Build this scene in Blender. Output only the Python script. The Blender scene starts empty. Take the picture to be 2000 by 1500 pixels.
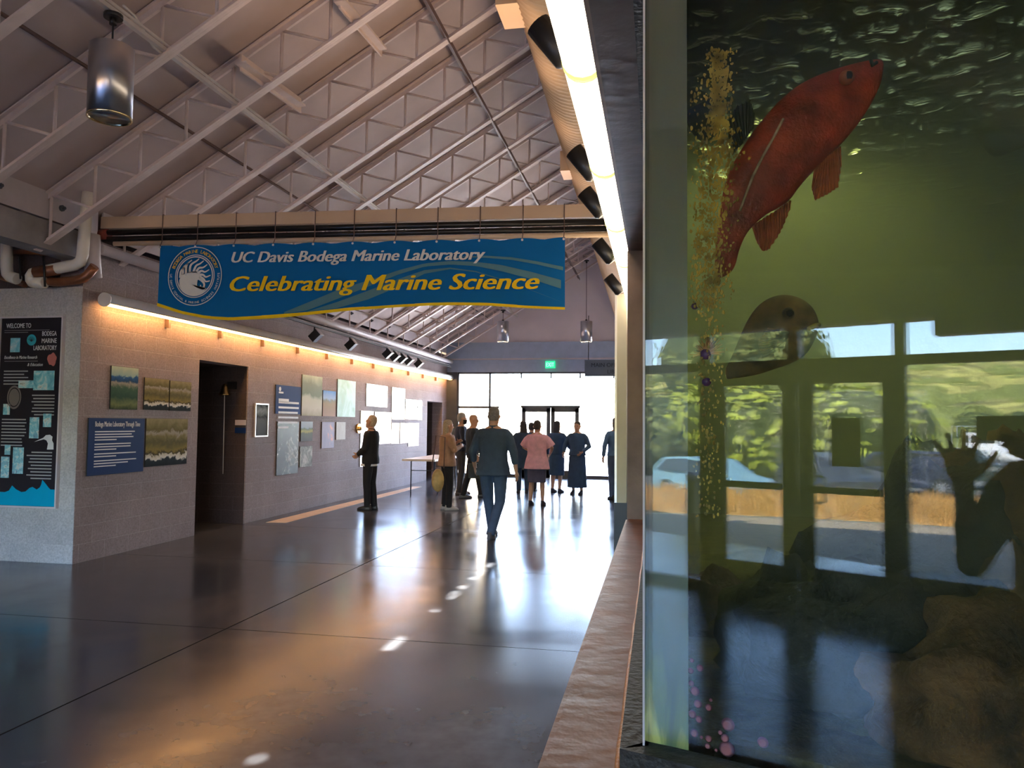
import bpy, bmesh, math, random
from math import sin, cos, tan, atan, atan2, pi, sqrt, radians
from mathutils import Vector, Matrix, noise
random.seed(7)
S = bpy.context.scene
C = S.collection
# ---------------- camera ----------------
H = 1.58
FPX = 1500.0
ROLL = .0094
PITCH = atan(77.3/FPX)
YAW = atan(288.7/FPX*cos(PITCH))
Fv = Vector((-sin(YAW)*cos(PITCH), cos(YAW)*cos(PITCH), sin(PITCH)))
R0 = Vector((cos(YAW), sin(YAW), 0)); U0 = R0.cross(Fv)
Rv = R0*cos(ROLL)+U0*sin(ROLL); Uv = U0*cos(ROLL)-R0*sin(ROLL)
CP = Vector((0, 0, H))
cam = bpy.data.objects.new('camera', bpy.data.cameras.new('camera')); C.objects.link(cam)
cam.data.sensor_width = 36; cam.data.lens = 27; cam.data.clip_start = .02; cam.data.clip_end = 3000
m = Matrix((( Rv.x, Uv.x, -Fv.x, 0), (Rv.y, Uv.y, -Fv.y, 0), (Rv.z, Uv.z, -Fv.z, H), (0, 0, 0, 1)))
cam.matrix_world = m
S.camera = cam
# ---------------- colour management, sky, sun ----------------
S.view_settings.view_transform = 'Standard'; S.view_settings.look = 'None'
S.view_settings.gamma = 1; S.view_settings.use_curve_mapping = False
S.view_settings.exposure = 1.6
S.cycles.use_denoising = True
S.cycles.max_bounces = 10; S.cycles.diffuse_bounces = 5; S.cycles.glossy_bounces = 5
S.cycles.transparent_max_bounces = 16; S.cycles.volume_bounces = 1
S.cycles.sample_clamp_indirect = 6
W = bpy.data.worlds.new('sky'); S.world = W; W.use_nodes = True
wn = W.node_tree.nodes; wl = W.node_tree.links
sky = wn.new('ShaderNodeTexSky'); sky.sky_type = 'NISHITA'; sky.sun_disc = False
sky.sun_elevation = radians(50); sky.sun_rotation = radians(6)
bgn = wn['Background']; tn = wn.new('ShaderNodeMix'); tn.data_type = 'RGBA'; tn.blend_type = 'MULTIPLY'; tn.inputs[0].default_value = 1; tn.inputs[7].default_value = (.85, .96, 1.18, 1)
wl.new(sky.outputs[0], tn.inputs[6]); wl.new(tn.outputs[2], bgn.inputs[0]); bgn.inputs[1].default_value = 1.35
SUNV = Vector((.11, .83, 1.0)).normalized()
sd = bpy.data.lights.new('sun', 'SUN'); sd.energy = 34; sd.angle = radians(.55); sd.color = (1, .95, .86)
so = bpy.data.objects.new('sun', sd); C.objects.link(so)
so.rotation_euler = SUNV.to_track_quat('Z', 'Y').to_euler(); so.location = (0, 30, 40)
def area(name, loc, direction, sx, sy, energy, col=(1, 1, 1), portal=False, spread=None):
    d = bpy.data.lights.new(name, 'AREA'); d.shape = 'RECTANGLE'; d.size = sx; d.size_y = sy
    d.energy = energy; d.color = col
    if spread: d.spread = spread
    o = bpy.data.objects.new(name, d); C.objects.link(o); o.location = loc
    o.rotation_euler = Vector(direction).to_track_quat('-Z', 'Y').to_euler()
    if portal: d.cycles.is_portal = True
    return o
area('window_portal', (-2.6, 22.55, 1.6), (0, -1, 0), 6.8, 3.1, 1, portal=True)
# ---------------- from picture directions to places in the hall ----------------
def ray(x, y): return Fv + Rv*((x-1000)/FPX) - Uv*((y-750)/FPX)
def onX(x, y, X): d = ray(x, y); return CP + d*(X/d.x)
def onY(x, y, Y): d = ray(x, y); return CP + d*(Y/d.y)
def onZ(x, y, Z): d = ray(x, y); return CP + d*((Z-H)/d.z)
def onD(x, y, D): return CP + ray(x, y)*D
GA = radians(110.5)                       # the tank front runs this way (clockwise from +Y)
GU = Vector((sin(GA), cos(GA), 0)); GN = Vector((cos(GA), -sin(GA), 0))
G0 = Vector((-.028, 1.48, 0))             # near corner of the tank
def mirror(p): p = Vector(p); return p - GN*(2*((p-G0).dot(GN)))
def mZ(x, y, Z): return mirror(onZ(x, y, Z))
def mD(x, y, D): return mirror(onD(x, y, D))
# ---------------- naming ----------------
def tag(o, label=None, cat=None, group=None, kind=None):
    if label: o['label'] = label
    if cat: o['category'] = cat
    if group: o['group'] = group
    if kind: o['kind'] = kind
    return o
def thing(name, label, cat, loc=(0, 0, 0), rz=0, group=None):
    o = bpy.data.objects.new(name, None); C.objects.link(o); o.empty_display_size = .05
    o.location = loc; o.rotation_euler = (0, 0, rz)
    return tag(o, label, cat, group)
def copy_tree(o, parent=None):
    c = o.copy(); C.objects.link(c); c.parent = parent
    for ch in list(o.children): copy_tree(ch, c)
    return c
# ---------------- mesh builder ----------------
class MB:
    def __init__(s): s.v = []; s.f = []; s.sm = []
    def add(s, vs, fs, smooth=False):
        n = len(s.v); s.v += [tuple(v) for v in vs]
        for f in fs: s.f.append(tuple(i+n for i in f)); s.sm.append(smooth)
        return s
    def box(s, a, b):
        x0, x1 = sorted((a[0], b[0])); y0, y1 = sorted((a[1], b[1])); z0, z1 = sorted((a[2], b[2]))
        return s.add([(x0,y0,z0),(x1,y0,z0),(x1,y1,z0),(x0,y1,z0),(x0,y0,z1),(x1,y0,z1),(x1,y1,z1),(x0,y1,z1)],
                     [(0,3,2,1),(4,5,6,7),(0,1,5,4),(1,2,6,5),(2,3,7,6),(3,0,4,7)])
    def obox(s, c, ux, uy, uz, hx, hy, hz):
        c = Vector(c); ux = Vector(ux).normalized()*hx; uy = Vector(uy).normalized()*hy; uz = Vector(uz).normalized()*hz
        vs = [c+ux*i+uy*j+uz*k for k in (-1, 1) for i, j in ((-1,-1),(1,-1),(1,1),(-1,1))]
        return s.add(vs, [(0,3,2,1),(4,5,6,7),(0,1,5,4),(1,2,6,5),(2,3,7,6),(3,0,4,7)])
    def bar(s, p, q, w, h, up=(0, 0, 1)):
        p = Vector(p); q = Vector(q); d = q-p; up = Vector(up)
        sx = d.cross(up)
        if sx.length < 1e-6: sx = d.cross(Vector((1, 0, 0)))
        return s.obox((p+q)/2, d, sx, sx.cross(d), d.length/2, w/2, h/2)
    def tube(s, pts, r, n=10, caps=True, smooth=True):
        pts = [Vector(p) for p in pts]; rs = r if isinstance(r, (list, tuple)) else [r]*len(pts)
        vs = []; fs = []; prev = None
        for i, p in enumerate(pts):
            d = (pts[min(i+1, len(pts)-1)]-pts[max(i-1, 0)]).normalized()
            if prev is None:
                a = d.cross(Vector((0, 0, 1)))
                if a.length < 1e-3: a = d.cross(Vector((1, 0, 0)))
            else: a = prev - d*prev.dot(d)
            a.normalize(); prev = a; b = d.cross(a)
            rr = rs[i]; ra, rb = rr if isinstance(rr, (tuple, list)) else (rr, rr)
            for k in range(n):
                t = 2*pi*k/n; vs.append(p+a*(ra*cos(t))+b*(rb*sin(t)))
        for i in range(len(pts)-1):
            for k in range(n):
                k2 = (k+1) % n; fs.append((i*n+k, i*n+k2, (i+1)*n+k2, (i+1)*n+k))
        s.add(vs, fs, smooth)
        if caps:
            m_ = len(s.v)-len(vs)
            s.f.append(tuple(m_+k for k in reversed(range(n)))); s.sm.append(False)
            s.f.append(tuple(m_+(len(pts)-1)*n+k for k in range(n))); s.sm.append(False)
        return s
    def loft(s, rings, caps=True, smooth=True):
        n = len(rings[0]); b = len(s.v); fs = []
        for i in range(len(rings)-1):
            for k in range(n):
                k2 = (k+1) % n; fs.append((i*n+k, i*n+k2, (i+1)*n+k2, (i+1)*n+k))
        if caps: fs += [tuple(reversed(range(n))), tuple((len(rings)-1)*n+k for k in range(n))]
        return s.add([v for r in rings for v in r], fs, smooth)
    def ball(s, c, r, n=10, m_=7):
        rx, ry, rz = r if isinstance(r, (tuple, list)) else (r, r, r); c = Vector(c)
        rings = []
        for i in range(1, m_):
            t = pi*i/m_
            rings.append([c+Vector((rx*sin(t)*cos(2*pi*k/n), ry*sin(t)*sin(2*pi*k/n), -rz*cos(t))) for k in range(n)])
        return s.loft(rings)
    def poly(s, pts, th=None, d=(0, 0, 0)):
        n = len(pts); pts = [Vector(p) for p in pts]
        if not th: return s.add(pts, [tuple(range(n))])
        o = Vector(d)*th
        return s.add(pts+[p+o for p in pts], [tuple(range(n)), tuple(reversed(range(n, 2*n)))]+[(i, i+n, (i+1) % n+n, (i+1) % n) for i in range(n)])
    def strip(s, L, Rr, smooth=False):
        n = len(L); return s.add(list(L)+list(Rr), [(i, i+1, n+i+1, n+i) for i in range(n-1)], smooth)
    def build(s, name, mt, parent=None, mods=None):
        me = bpy.data.meshes.new(name); me.from_pydata(s.v, [], s.f)
        me.polygons.foreach_set('use_smooth', s.sm); me.update()
        bm = bmesh.new(); bm.from_mesh(me); bmesh.ops.recalc_face_normals(bm, faces=bm.faces[:]); bm.to_mesh(me); bm.free()
        me.materials.append(mt)
        o = bpy.data.objects.new(name, me); C.objects.link(o)
        if parent is not None: o.parent = parent
        return o
def struct(name, mb, mt):
    return tag(mb.build(name, mt), kind='structure')
def one(name, mb, mt, label, cat, group=None, kind=None):
    return tag(mb.build(name, mt), label, cat, group, kind)
def remesh(o, vox, smooth=3, disp=None):
    md = o.modifiers.new('r', 'REMESH'); md.mode = 'VOXEL'; md.voxel_size = vox; md.use_smooth_shade = True
    if smooth:
        sm = o.modifiers.new('s', 'SMOOTH'); sm.iterations = smooth; sm.factor = .5
    return o
# ---------------- materials ----------------
def nmat(name):
    mt = bpy.data.materials.new(name); mt.use_nodes = True
    nt = mt.node_tree; return mt, nt, nt.nodes['Principled BSDF'], nt.links.new
def N(nt, t, **k):
    n = nt.nodes.new(t)
    for a, v in k.items():
        if a.startswith('i_'):
            key = a[2:]; n.inputs[int(key) if key.isdigit() else key].default_value = v
        else: setattr(n, a, v)
    return n
def c4(c): return tuple(c)+(1,)
def ramp(nt, stops, interp='LINEAR'):
    r = nt.nodes.new('ShaderNodeValToRGB'); e = r.color_ramp; e.interpolation = interp
    while len(e.elements) < len(stops): e.elements.new(.5)
    for el, (p, c) in zip(e.elements, stops): el.position = p; el.color = c4(c)
    return r
def pm(name, col, rough=.6, metal=0, var=.12, scale=6, bump=0, bscale=None, emis=None, es=1, coat=0, spec=None):
    mt, nt, p, L = nmat(name)
    tc = N(nt, 'ShaderNodeTexCoord'); nz = N(nt, 'ShaderNodeTexNoise', i_Scale=scale, i_Detail=5.0)
    L(tc.outputs['Object'], nz.inputs['Vector'])
    r = ramp(nt, [(.3, [c*(1-var) for c in col]), (.7, [min(1, c*(1+var)) for c in col])])
    L(nz.outputs[0], r.inputs[0]); L(r.outputs[0], p.inputs['Base Color'])
    p.inputs['Roughness'].default_value = rough; p.inputs['Metallic'].default_value = metal
    if coat: p.inputs['Coat Weight'].default_value = coat
    if spec is not None: p.inputs['Specular IOR Level'].default_value = spec
    if bump:
        n2 = N(nt, 'ShaderNodeTexNoise', i_Scale=bscale or scale*4, i_Detail=4.0); L(tc.outputs['Object'], n2.inputs['Vector'])
        b = N(nt, 'ShaderNodeBump', i_Strength=bump, i_Distance=.02); L(n2.outputs[0], b.inputs['Height']); L(b.outputs[0], p.inputs['Normal'])
    if emis: p.inputs['Emission Color'].default_value = c4(emis); p.inputs['Emission Strength'].default_value = es
    return mt
def emat(name, col, st):
    mt, nt, p, L = nmat(name); p.inputs['Base Color'].default_value = c4(col)
    p.inputs['Emission Color'].default_value = c4(col); p.inputs['Emission Strength'].default_value = st
    return mt
def glassmat(name, refl, tint=(1, 1, 1), rough=0):
    mt, nt, p, L = nmat(name); nt.nodes.remove(p)
    t = N(nt, 'ShaderNodeBsdfTransparent', i_Color=c4(tint)); g = N(nt, 'ShaderNodeBsdfGlossy', i_Roughness=rough)
    fr = N(nt, 'ShaderNodeFresnel', i_IOR=1.5 if refl > .03 else 1.34); mx = N(nt, 'ShaderNodeMath', operation='MAXIMUM', i_1=refl)
    L(fr.outputs[0], mx.inputs[0])
    m_ = N(nt, 'ShaderNodeMixShader'); L(mx.outputs[0], m_.inputs[0]); L(t.outputs[0], m_.inputs[1]); L(g.outputs[0], m_.inputs[2])
    L(m_.outputs[0], nt.nodes['Material Output'].inputs[0]); return mt
def blockmat(name, col, axis, mortar=(.2, .18, .18), rough=.85):
    mt, nt, p, L = nmat(name)
    tc = N(nt, 'ShaderNodeTexCoord'); sp = N(nt, 'ShaderNodeSeparateXYZ'); cb = N(nt, 'ShaderNodeCombineXYZ')
    L(tc.outputs['Object'], sp.inputs[0]); L(sp.outputs[axis], cb.inputs[0]); L(sp.outputs[2], cb.inputs[1])
    br = N(nt, 'ShaderNodeTexBrick', i_Scale=1.0); br.offset = .5
    for k, v in {'Brick Width': .406, 'Row Height': .203, 'Mortar Size': .006, 'Mortar Smooth': .4, 'Bias': -.2}.items(): br.inputs[k].default_value = v
    br.inputs['Color1'].default_value = c4([c*.96 for c in col]); br.inputs['Color2'].default_value = c4([c*1.05 for c in col]); br.inputs['Mortar'].default_value = c4(mortar)
    L(cb.outputs[0], br.inputs['Vector'])
    nz = N(nt, 'ShaderNodeTexNoise', i_Scale=55.0, i_Detail=6.0); L(tc.outputs['Object'], nz.inputs['Vector'])
    n3 = N(nt, 'ShaderNodeTexNoise', i_Scale=1.3, i_Detail=3.0); L(tc.outputs['Object'], n3.inputs['Vector'])
    r = ramp(nt, [(.3, (.78,)*3), (.7, (1.15,)*3)]); L(nz.outputs[0], r.inputs[0])
    r3 = ramp(nt, [(.3, (.88, .86, .86)), (.7, (1.08, 1.08, 1.08))]); L(n3.outputs[0], r3.inputs[0])
    m1 = N(nt, 'ShaderNodeMix', data_type='RGBA', blend_type='MULTIPLY'); m1.inputs[0].default_value = 1
    L(br.outputs[0], m1.inputs[6]); L(r.outputs[0], m1.inputs[7])
    m2 = N(nt, 'ShaderNodeMix', data_type='RGBA', blend_type='MULTIPLY'); m2.inputs[0].default_value = 1
    L(m1.outputs[2], m2.inputs[6]); L(r3.outputs[0], m2.inputs[7]); L(m2.outputs[2], p.inputs['Base Color'])
    p.inputs['Roughness'].default_value = rough
    b = N(nt, 'ShaderNodeBump', i_Strength=.6, i_Distance=.006); b.invert = True
    ad = N(nt, 'ShaderNodeMath', operation='ADD'); ml = N(nt, 'ShaderNodeMath', operation='MULTIPLY', i_1=.35)
    L(nz.outputs[0], ml.inputs[0]); L(br.outputs['Fac'], ad.inputs[0]); L(ml.outputs[0], ad.inputs[1]); L(ad.outputs[0], b.inputs['Height']); L(b.outputs[0], p.inputs['Normal'])
    return mt
def floormat():
    mt, nt, p, L = nmat('polished_concrete')
    tc = N(nt, 'ShaderNodeTexCoord'); sp = N(nt, 'ShaderNodeSeparateXYZ'); L(tc.outputs['Object'], sp.inputs[0])
    def line(ax, off, period, w):
        a = N(nt, 'ShaderNodeMath', operation='ADD', i_1=off); L(sp.outputs[ax], a.inputs[0])
        if period: b = N(nt, 'ShaderNodeMath', operation='PINGPONG', i_1=period/2); L(a.outputs[0], b.inputs[0])
        else: b = N(nt, 'ShaderNodeMath', operation='ABSOLUTE'); L(a.outputs[0], b.inputs[0])
        c = N(nt, 'ShaderNodeMath', operation='LESS_THAN', i_1=w); L(b.outputs[0], c.inputs[0]); return c
    l1 = line(0, 3.24, 0, .007); l2 = line(1, -5.42, 2.70, .0045)
    mx = N(nt, 'ShaderNodeMath', operation='MAXIMUM'); L(l1.outputs[0], mx.inputs[0]); L(l2.outputs[0], mx.inputs[1])
    n1 = N(nt, 'ShaderNodeTexNoise', i_Scale=.8, i_Detail=6.0, i_Roughness=.6, i_Distortion=.6); L(tc.outputs['Object'], n1.inputs['Vector'])
    n2 = N(nt, 'ShaderNodeTexNoise', i_Scale=9.0, i_Detail=5.0); L(tc.outputs['Object'], n2.inputs['Vector'])
    r = ramp(nt, [(.3, (.046, .050, .060)), (.5, (.062, .067, .078)), (.72, (.086, .090, .102))]); L(n1.outputs[0], r.inputs[0])
    r2 = ramp(nt, [(.3, (.85,)*3), (.7, (1.12,)*3)]); L(n2.outputs[0], r2.inputs[0])
    m1 = N(nt, 'ShaderNodeMix', data_type='RGBA', blend_type='MULTIPLY'); m1.inputs[0].default_value = 1; L(r.outputs[0], m1.inputs[6]); L(r2.outputs[0], m1.inputs[7])
    m2 = N(nt, 'ShaderNodeMix', data_type='RGBA'); L(mx.outputs[0], m2.inputs[0]); L(m1.outputs[2], m2.inputs[6]); m2.inputs[7].default_value = (.012, .008, .007, 1)
    L(m2.outputs[2], p.inputs['Base Color'])
    rr = N(nt, 'ShaderNodeMapRange', i_3=.13, i_4=.27); rr.inputs[1].default_value = .3; rr.inputs[2].default_value = .7; L(n1.outputs[0], rr.inputs[0]); jr = N(nt, 'ShaderNodeMath', operation='MAXIMUM'); L(rr.outputs[0], jr.inputs[0]); L(mx.outputs[0], jr.inputs[1]); L(jr.outputs[0], p.inputs['Roughness']); js = N(nt, 'ShaderNodeMath', operation='MULTIPLY_ADD', i_1=-.55, i_2=.6); L(mx.outputs[0], js.inputs[0]); L(js.outputs[0], p.inputs['Specular IOR Level'])
    n4 = N(nt, 'ShaderNodeTexNoise', i_Scale=3.0, i_Detail=3.0); L(tc.outputs['Object'], n4.inputs['Vector'])
    b = N(nt, 'ShaderNodeBump', i_Strength=.12, i_Distance=.008); L(n4.outputs[0], b.inputs['Height'])
    b2 = N(nt, 'ShaderNodeBump', i_Strength=.0, i_Distance=.001); b2.invert = True; L(mx.outputs[0], b2.inputs['Height']); L(b.outputs[0], b2.inputs['Normal']); L(b2.outputs[0], p.inputs['Normal'])
    p.inputs['IOR'].default_value = 1.55; p.inputs['Specular IOR Level'].default_value = .6
    return mt
M = {}
M['floor'] = floormat()
M['blockX'] = blockmat('concrete_block_long_wall', (.31, .25, .25), 1, (.38, .325, .32))
M['blockY'] = blockmat('concrete_block_end_wall', (.52, .50, .50), 0, (.56, .54, .53))
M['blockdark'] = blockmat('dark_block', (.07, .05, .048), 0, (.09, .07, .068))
M['deck'] = pm('painted_roof_deck', (.46, .375, .36), .7, var=.08, scale=2)
M['steel'] = pm('painted_joist_steel', (.68, .57, .54), .5, var=.06, scale=9)
M['steelw'] = pm('galvanised_strut', (.75, .73, .72), .35, .5, var=.05)
M['brownpipe'] = pm('brown_pipe_paint', (.14, .085, .075), .6)
M['plate'] = pm('painted_plate', (.55, .50, .52), .5, var=.05)
M['conc'] = pm('concrete_beam', (.30, .28, .28), .8, var=.25, scale=3, bump=.2)
M['drywall'] = pm('gable_wall_paint', (.74, .68, .72), .8, var=.05, scale=1.5)
M['trimdark'] = pm('dark_steel_paint', (.07, .08, .10), .45)
M['headband'] = pm('header_paint', (.36, .44, .58), .6, var=.06)
M['black'] = pm('black_metal', (.015, .015, .017), .4, .2)
M['blackpipe'] = pm('black_pipe', (.02, .019, .02), .3, .3)
M['tanduct'] = pm('tan_duct_paint', (.56, .41, .28), .6, var=.06, scale=3)
M['pvc'] = pm('white_pvc', (.78, .74, .66), .35, var=.1, scale=3)
M['copper'] = pm('copper_pipe', (.30, .12, .06), .4, .5, var=.2)
M['tubecap'] = pm('lamp_housing', (.70, .66, .64), .35, var=.04)
M['brownpaint'] = pm('brown_gloss_paint', (.20, .085, .055), .5, var=.25, scale=4, bump=.35, bscale=10)
M['lintel'] = pm('dark_brown_paint', (.15, .095, .075), .5, var=.3, scale=4, bump=.2, bscale=14)
M['seal'] = pm('orange_sealant', (.50, .19, .05), .5, var=.2, scale=20, bump=.3)
M['rubber'] = pm('black_sealant', (.010, .008, .007), .6, var=.3, scale=20, bump=.35, bscale=60)
M['white'] = pm('white_paint', (.8, .8, .8), .5, var=.03)
M['pane'] = glassmat('window_glass', .06)
M['tankglass'] = glassmat('tank_front_glass', .028, (.93, .97, .93))
# =============== the hall ===============
XL, YF, YC = -6.3, 22.4, 7.43          # long wall, far glazed wall, corner of the welcome wall
def chordZ(x): return 3.42+.6*(x+6.3)
def deckZ(x): return chordZ(x)+.55
RX = -.3
f_ = MB().box((-12, -6.2, -.2), (6.2, 22.6, 0)); struct('floor', f_, M['floor'])
# long wall with two doorways (block pattern runs along it)
Yd = onX(833, 900, XL).y; Yd2 = onX(862, 900, XL).y
w = MB()
w.box((XL-.3, YC, 0), (XL, 9.67, 3.62)); w.box((XL-.3, 9.67, 2.43), (XL, 10.97, 3.62)); w.box((XL-.3, 10.97, 0), (XL, Yd, 3.62))
w.box((XL-.3, Yd, 2.18), (XL, Yd2, 3.62)); w.box((XL-.3, Yd2, 0), (XL, YF, 3.62))
struct('wall_left', w, M['blockX'])
struct('wall_welcome', MB().box((-12, YC, 0), (XL-.3, YC+.3, 3.06)).box((XL-.3, YC-.004, 0), (XL-.004, YC+.0, 3.06)), M['blockY'])
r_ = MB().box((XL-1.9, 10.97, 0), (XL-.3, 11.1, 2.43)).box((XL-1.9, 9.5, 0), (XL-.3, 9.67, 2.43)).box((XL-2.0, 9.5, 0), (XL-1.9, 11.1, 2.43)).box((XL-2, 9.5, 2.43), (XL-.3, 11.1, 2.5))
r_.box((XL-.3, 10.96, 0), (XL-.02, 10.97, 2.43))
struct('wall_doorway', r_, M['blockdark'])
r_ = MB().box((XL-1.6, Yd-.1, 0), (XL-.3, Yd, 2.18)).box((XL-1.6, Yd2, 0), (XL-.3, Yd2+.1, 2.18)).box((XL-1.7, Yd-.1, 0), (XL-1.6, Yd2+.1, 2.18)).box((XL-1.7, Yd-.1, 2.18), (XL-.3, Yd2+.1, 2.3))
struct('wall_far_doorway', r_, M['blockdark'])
struct('sun_stripe', MB().poly([(-6.04, 11.15, .004), (-5.72, 11.2, .004), (-5.76, 18.3, .004), (-6.0, 18.3, .004)], .003, (0, 0, -1)), pm('painted_sun_stripe', (.62, .50, .38), .5))  # sunlit stripe beside the wall, painted on as a pale flat strip
# far wall
struct('wall_far', MB().box((-6.6, YF, 3.99), (0, YF+.25, 7.2)).box((0, YF, 0), (6.2, YF+.25, 7.2)), M['drywall'])
struct('trim_2', MB().box((-6.3, YF-.14, 3.51), (-.2, YF+.25, 3.99)), M['headband'])
struct('trim_3', MB().box((-6.3, YF-.16, 3.475), (-.2, YF-.0, 3.51)), M['plate'])
struct('trim_4', MB().box((-6.3, YF-.02, 3.11), (0, YF+.2, 3.475)), M['headband'])
struct('trim_5', MB().box((-6.3, YF-.05, 0), (-5.98, YF+.2, 3.11)), M['trimdark'])
fr = MB()
for x in (-5.96, -4.98): fr.box((x-.03, YF, 0), (x+.03, YF+.1, 3.11))
for x in (-4.03, -3.14, -2.28, -1.3, -.35): fr.box((x-.02, YF, 2.92), (x+.02, YF+.1, 3.11))
fr.box((-5.96, YF, 2.03), (-4.7, YF+.1, 2.09))
for a, b in ((-5.96, -4.03), (-2.28, -.35)): fr.box((a, YF, 0), (b, YF+.1, .09))
fr.box((-4.03, YF, 2.05), (-2.28, YF+.1, 2.12)); fr.box((-5.96, YF, 3.06), (-.35, YF+.1, 3.11))
wf = struct('window_1', fr, M['trimdark'])
MB().box((-5.96, YF+.04, .09), (-4.03, YF+.05, 3.06)).box((-2.28, YF+.04, .09), (-.35, YF+.05, 3.06)).box((-4, YF+.04, 2.12), (-2.3, YF+.05, 3.06)).build('glass_pane', M['pane'], wf)
for n, (a, b) in enumerate(((-4.0, -3.15), (-3.13, -2.31))):
    d = MB(); s = .11
    d.box((a, YF, 0), (a+s, YF+.06, 2.05)); d.box((b-s, YF, 0), (b, YF+.06, 2.05)); d.box((a, YF, 1.93), (b, YF+.06, 2.05)); d.box((a, YF, 0), (b, YF+.06, .22))
    o = struct('door_%d' % (n+1), d, M['trimdark'])
    MB().box((a+s, YF+.025, .22), (b-s, YF+.032, 1.93)).build('glass_pane', M['pane'], o)
    MB().tube([(a+.1, YF-.05, 1.0), (b-.1, YF-.05, 1.0)], .014, 8).build('push_bar', M['steelw'], o)
# right: lintel, end wall, long wall, ledge
struct('trim_6', MB().box((-.2, -1.5, 2.8), (.04, 5.45, 3.25)), M['lintel'])
struct('trim_7', MB().box((-.215, -1.5, 2.8), (-.2, 5.45, 2.86)), pm('lintel_edge', (.26, .15, .10), .5))
struct('wall_tank_end', MB().box((-.22, 5.4, 0), (6.0, 5.7, 2.8)), M['lintel'])
struct('wall_right', MB().box((-.2, 5.7, 0), (0, 22.4, 3.25)), M['lintel'])
struct('wall_outer', MB().box((6.0, -6, 0), (6.2, 22.6, 3.6)).box((-12.2, -6, 0), (-12, 7.7, 4.0)), M['blockdark'])
# roof: left slope with narrow skylight slots, right slope
def dq(x0, x1, y0, y1):
    return [(x0, y0, deckZ(x0)), (x1, y0, deckZ(x1)), (x1, y1, deckZ(x1)), (x0, y1, deckZ(x0))]
roof = MB(); xs0, xs1 = -1.115, -1.045
def slab(x0, x1, y0, y1): roof.poly(dq(x0, x1, y0, y1), .035, (0, 0, 1))
slab(-12.1 if False else -6.9, xs0, -4.95, 22.6); slab(xs1, RX, -4.95, 22.6)
sl = [(a+5.86, b+5.86) for a, b in ((2.3, 3.49), (4.92, 5.68), (6.33, 6.41), (6.76, 7.4), (7.7, 8.66))]
yy = -4.95
for a, b in sl+[(22.6, 22.6)]: slab(xs0, xs1, yy, a); yy = b
zr = deckZ(RX)
roof.poly([(RX, -4.95, zr), (6.3, -4.95, zr-.6*6.6), (6.3, 22.6, zr-.6*6.6), (RX, 22.6, zr)], .035, (0, 0, 1))
roof.box((-12.1, -4.95, 4.0), (-6.85, 7.75, 4.04)).box((-6.9, -4.95, 3.6), (-6.85, 7.45, 4.04)).box((-6.9, 7.4, 3.6), (-6.6, 22.6, 3.66))
struct('ceiling', roof, M['deck'])
struct('wall_upper', MB().box((-12, YC+.02, 3.06), (-6.57, YC+.3, 4.0)).box((-6.62, YC+.3, 3.6), (-6.58, 22.4, 3.85)), M['blockdark'])
gb = MB()
for sx in (0,):
    gb.poly([(-6.9, -6.2, 2.9), (6.2, -6.2, 2.9), (6.2, -6.2, 3.2), (RX, -4.95, zr), (-6.9, -6.2, 3.6)], .1, (0, -1, 0))
# eave beam and bolted plates
one('eave_beam', MB().box((XL-.27, -5.5, 3.36), (XL, YC+.06, 3.66)), M['conc'], 'grey concrete eave beam running over the side lobby', 'beam')
for k, (y0, y1) in enumerate(((-5.5, 7.62), (7.7, 12.9), (12.95, 22.3))):
    o = one('beam_plate', MB().box((XL-.02, y0, 3.68), (XL, y1, 3.97)), M['plate'],
            ['pale bolted steel plate along the eave, over the concrete beam at left', 'pale bolted eave plate behind the end of the blue banner', 'pale bolted eave plate nearest the far glass wall'][k], 'plate', 'bolted eave plates')
    y = y1-.55
    while y > max(y0, 4.5):
        MB().tube([(XL, y, 3.84), (XL+.02, y, 3.84)], .035, 8).tube([(XL+.02, y, 3.84), (XL+.05, y, 3.84)], .018, 6).build('bolt', M['trimdark'], o); y -= 1.13 if k else .8
# bar joists
def make_joist():
    t = thing('bar_joist', 'x', 'joist', group='bar joists under the roof deck')
    e0, e1 = -6.42, RX-.05
    MB().bar((e0, 0, chordZ(e0)), (e1, 0, chordZ(e1)), .095, .014).bar((e0, .014, chordZ(e0)+.02), (e1, .014, chordZ(e1)+.02), .01, .05).bar((e0, -.014, chordZ(e0)+.02), (e1, -.014, chordZ(e1)+.02), .01, .05).build('bottom_chord', M['steel'], t)
    MB().bar((-6.85, 0, deckZ(-6.85)-.02), (e1, 0, deckZ(e1)-.02), .10, .014).bar((-6.85, 0, deckZ(-6.85)-.05), (e1, 0, deckZ(e1)-.05), .03, .06).build('top_chord', M['steel'], t)
    w_ = MB(); x = -6.27
    while x < e1-.3:
        w_.tube([(x, 0, chordZ(x)+.02), (x, 0, deckZ(x)-.05)], .016, 6)
        x2 = x+.515
        if x2 < e1: w_.tube([(x, 0, deckZ(x)-.06), (x2, 0, chordZ(x2)+.02)], .016, 6)
        x = x2
    w_.build('web', M['steel'], t)
    return t
j0 = make_joist()
for i in range(-4, 14):
    y = 6.9+1.132*i
    o = j0 if i == -4 else copy_tree(j0)
    nth = ['first', 'second', 'third', 'fourth', 'fifth', 'sixth', 'seventh', 'eighth', 'ninth', 'tenth', 'eleventh', 'twelfth', 'last']
    o['label'] = 'open web steel roof joist, %s beyond the tan cross duct' % nth[i-1] if i > 0 else 'open web steel roof joist, %s nearer than the tan cross duct' % nth[-i]
    o.location = (0, y, 0)
one('bridging_strut', MB().bar((-2.32, 1.5, chordZ(-2.32)+.04), (-2.32, 22.3, chordZ(-2.32)+.04), .05, .012).bar((-2.29, 1.5, chordZ(-2.32)+.015), (-2.29, 22.3, chordZ(-2.32)+.015), .01, .06), M['brownpipe'], 'dark brown angle strut crossing the joists beside the soot coloured shadow', 'strut')
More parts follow.
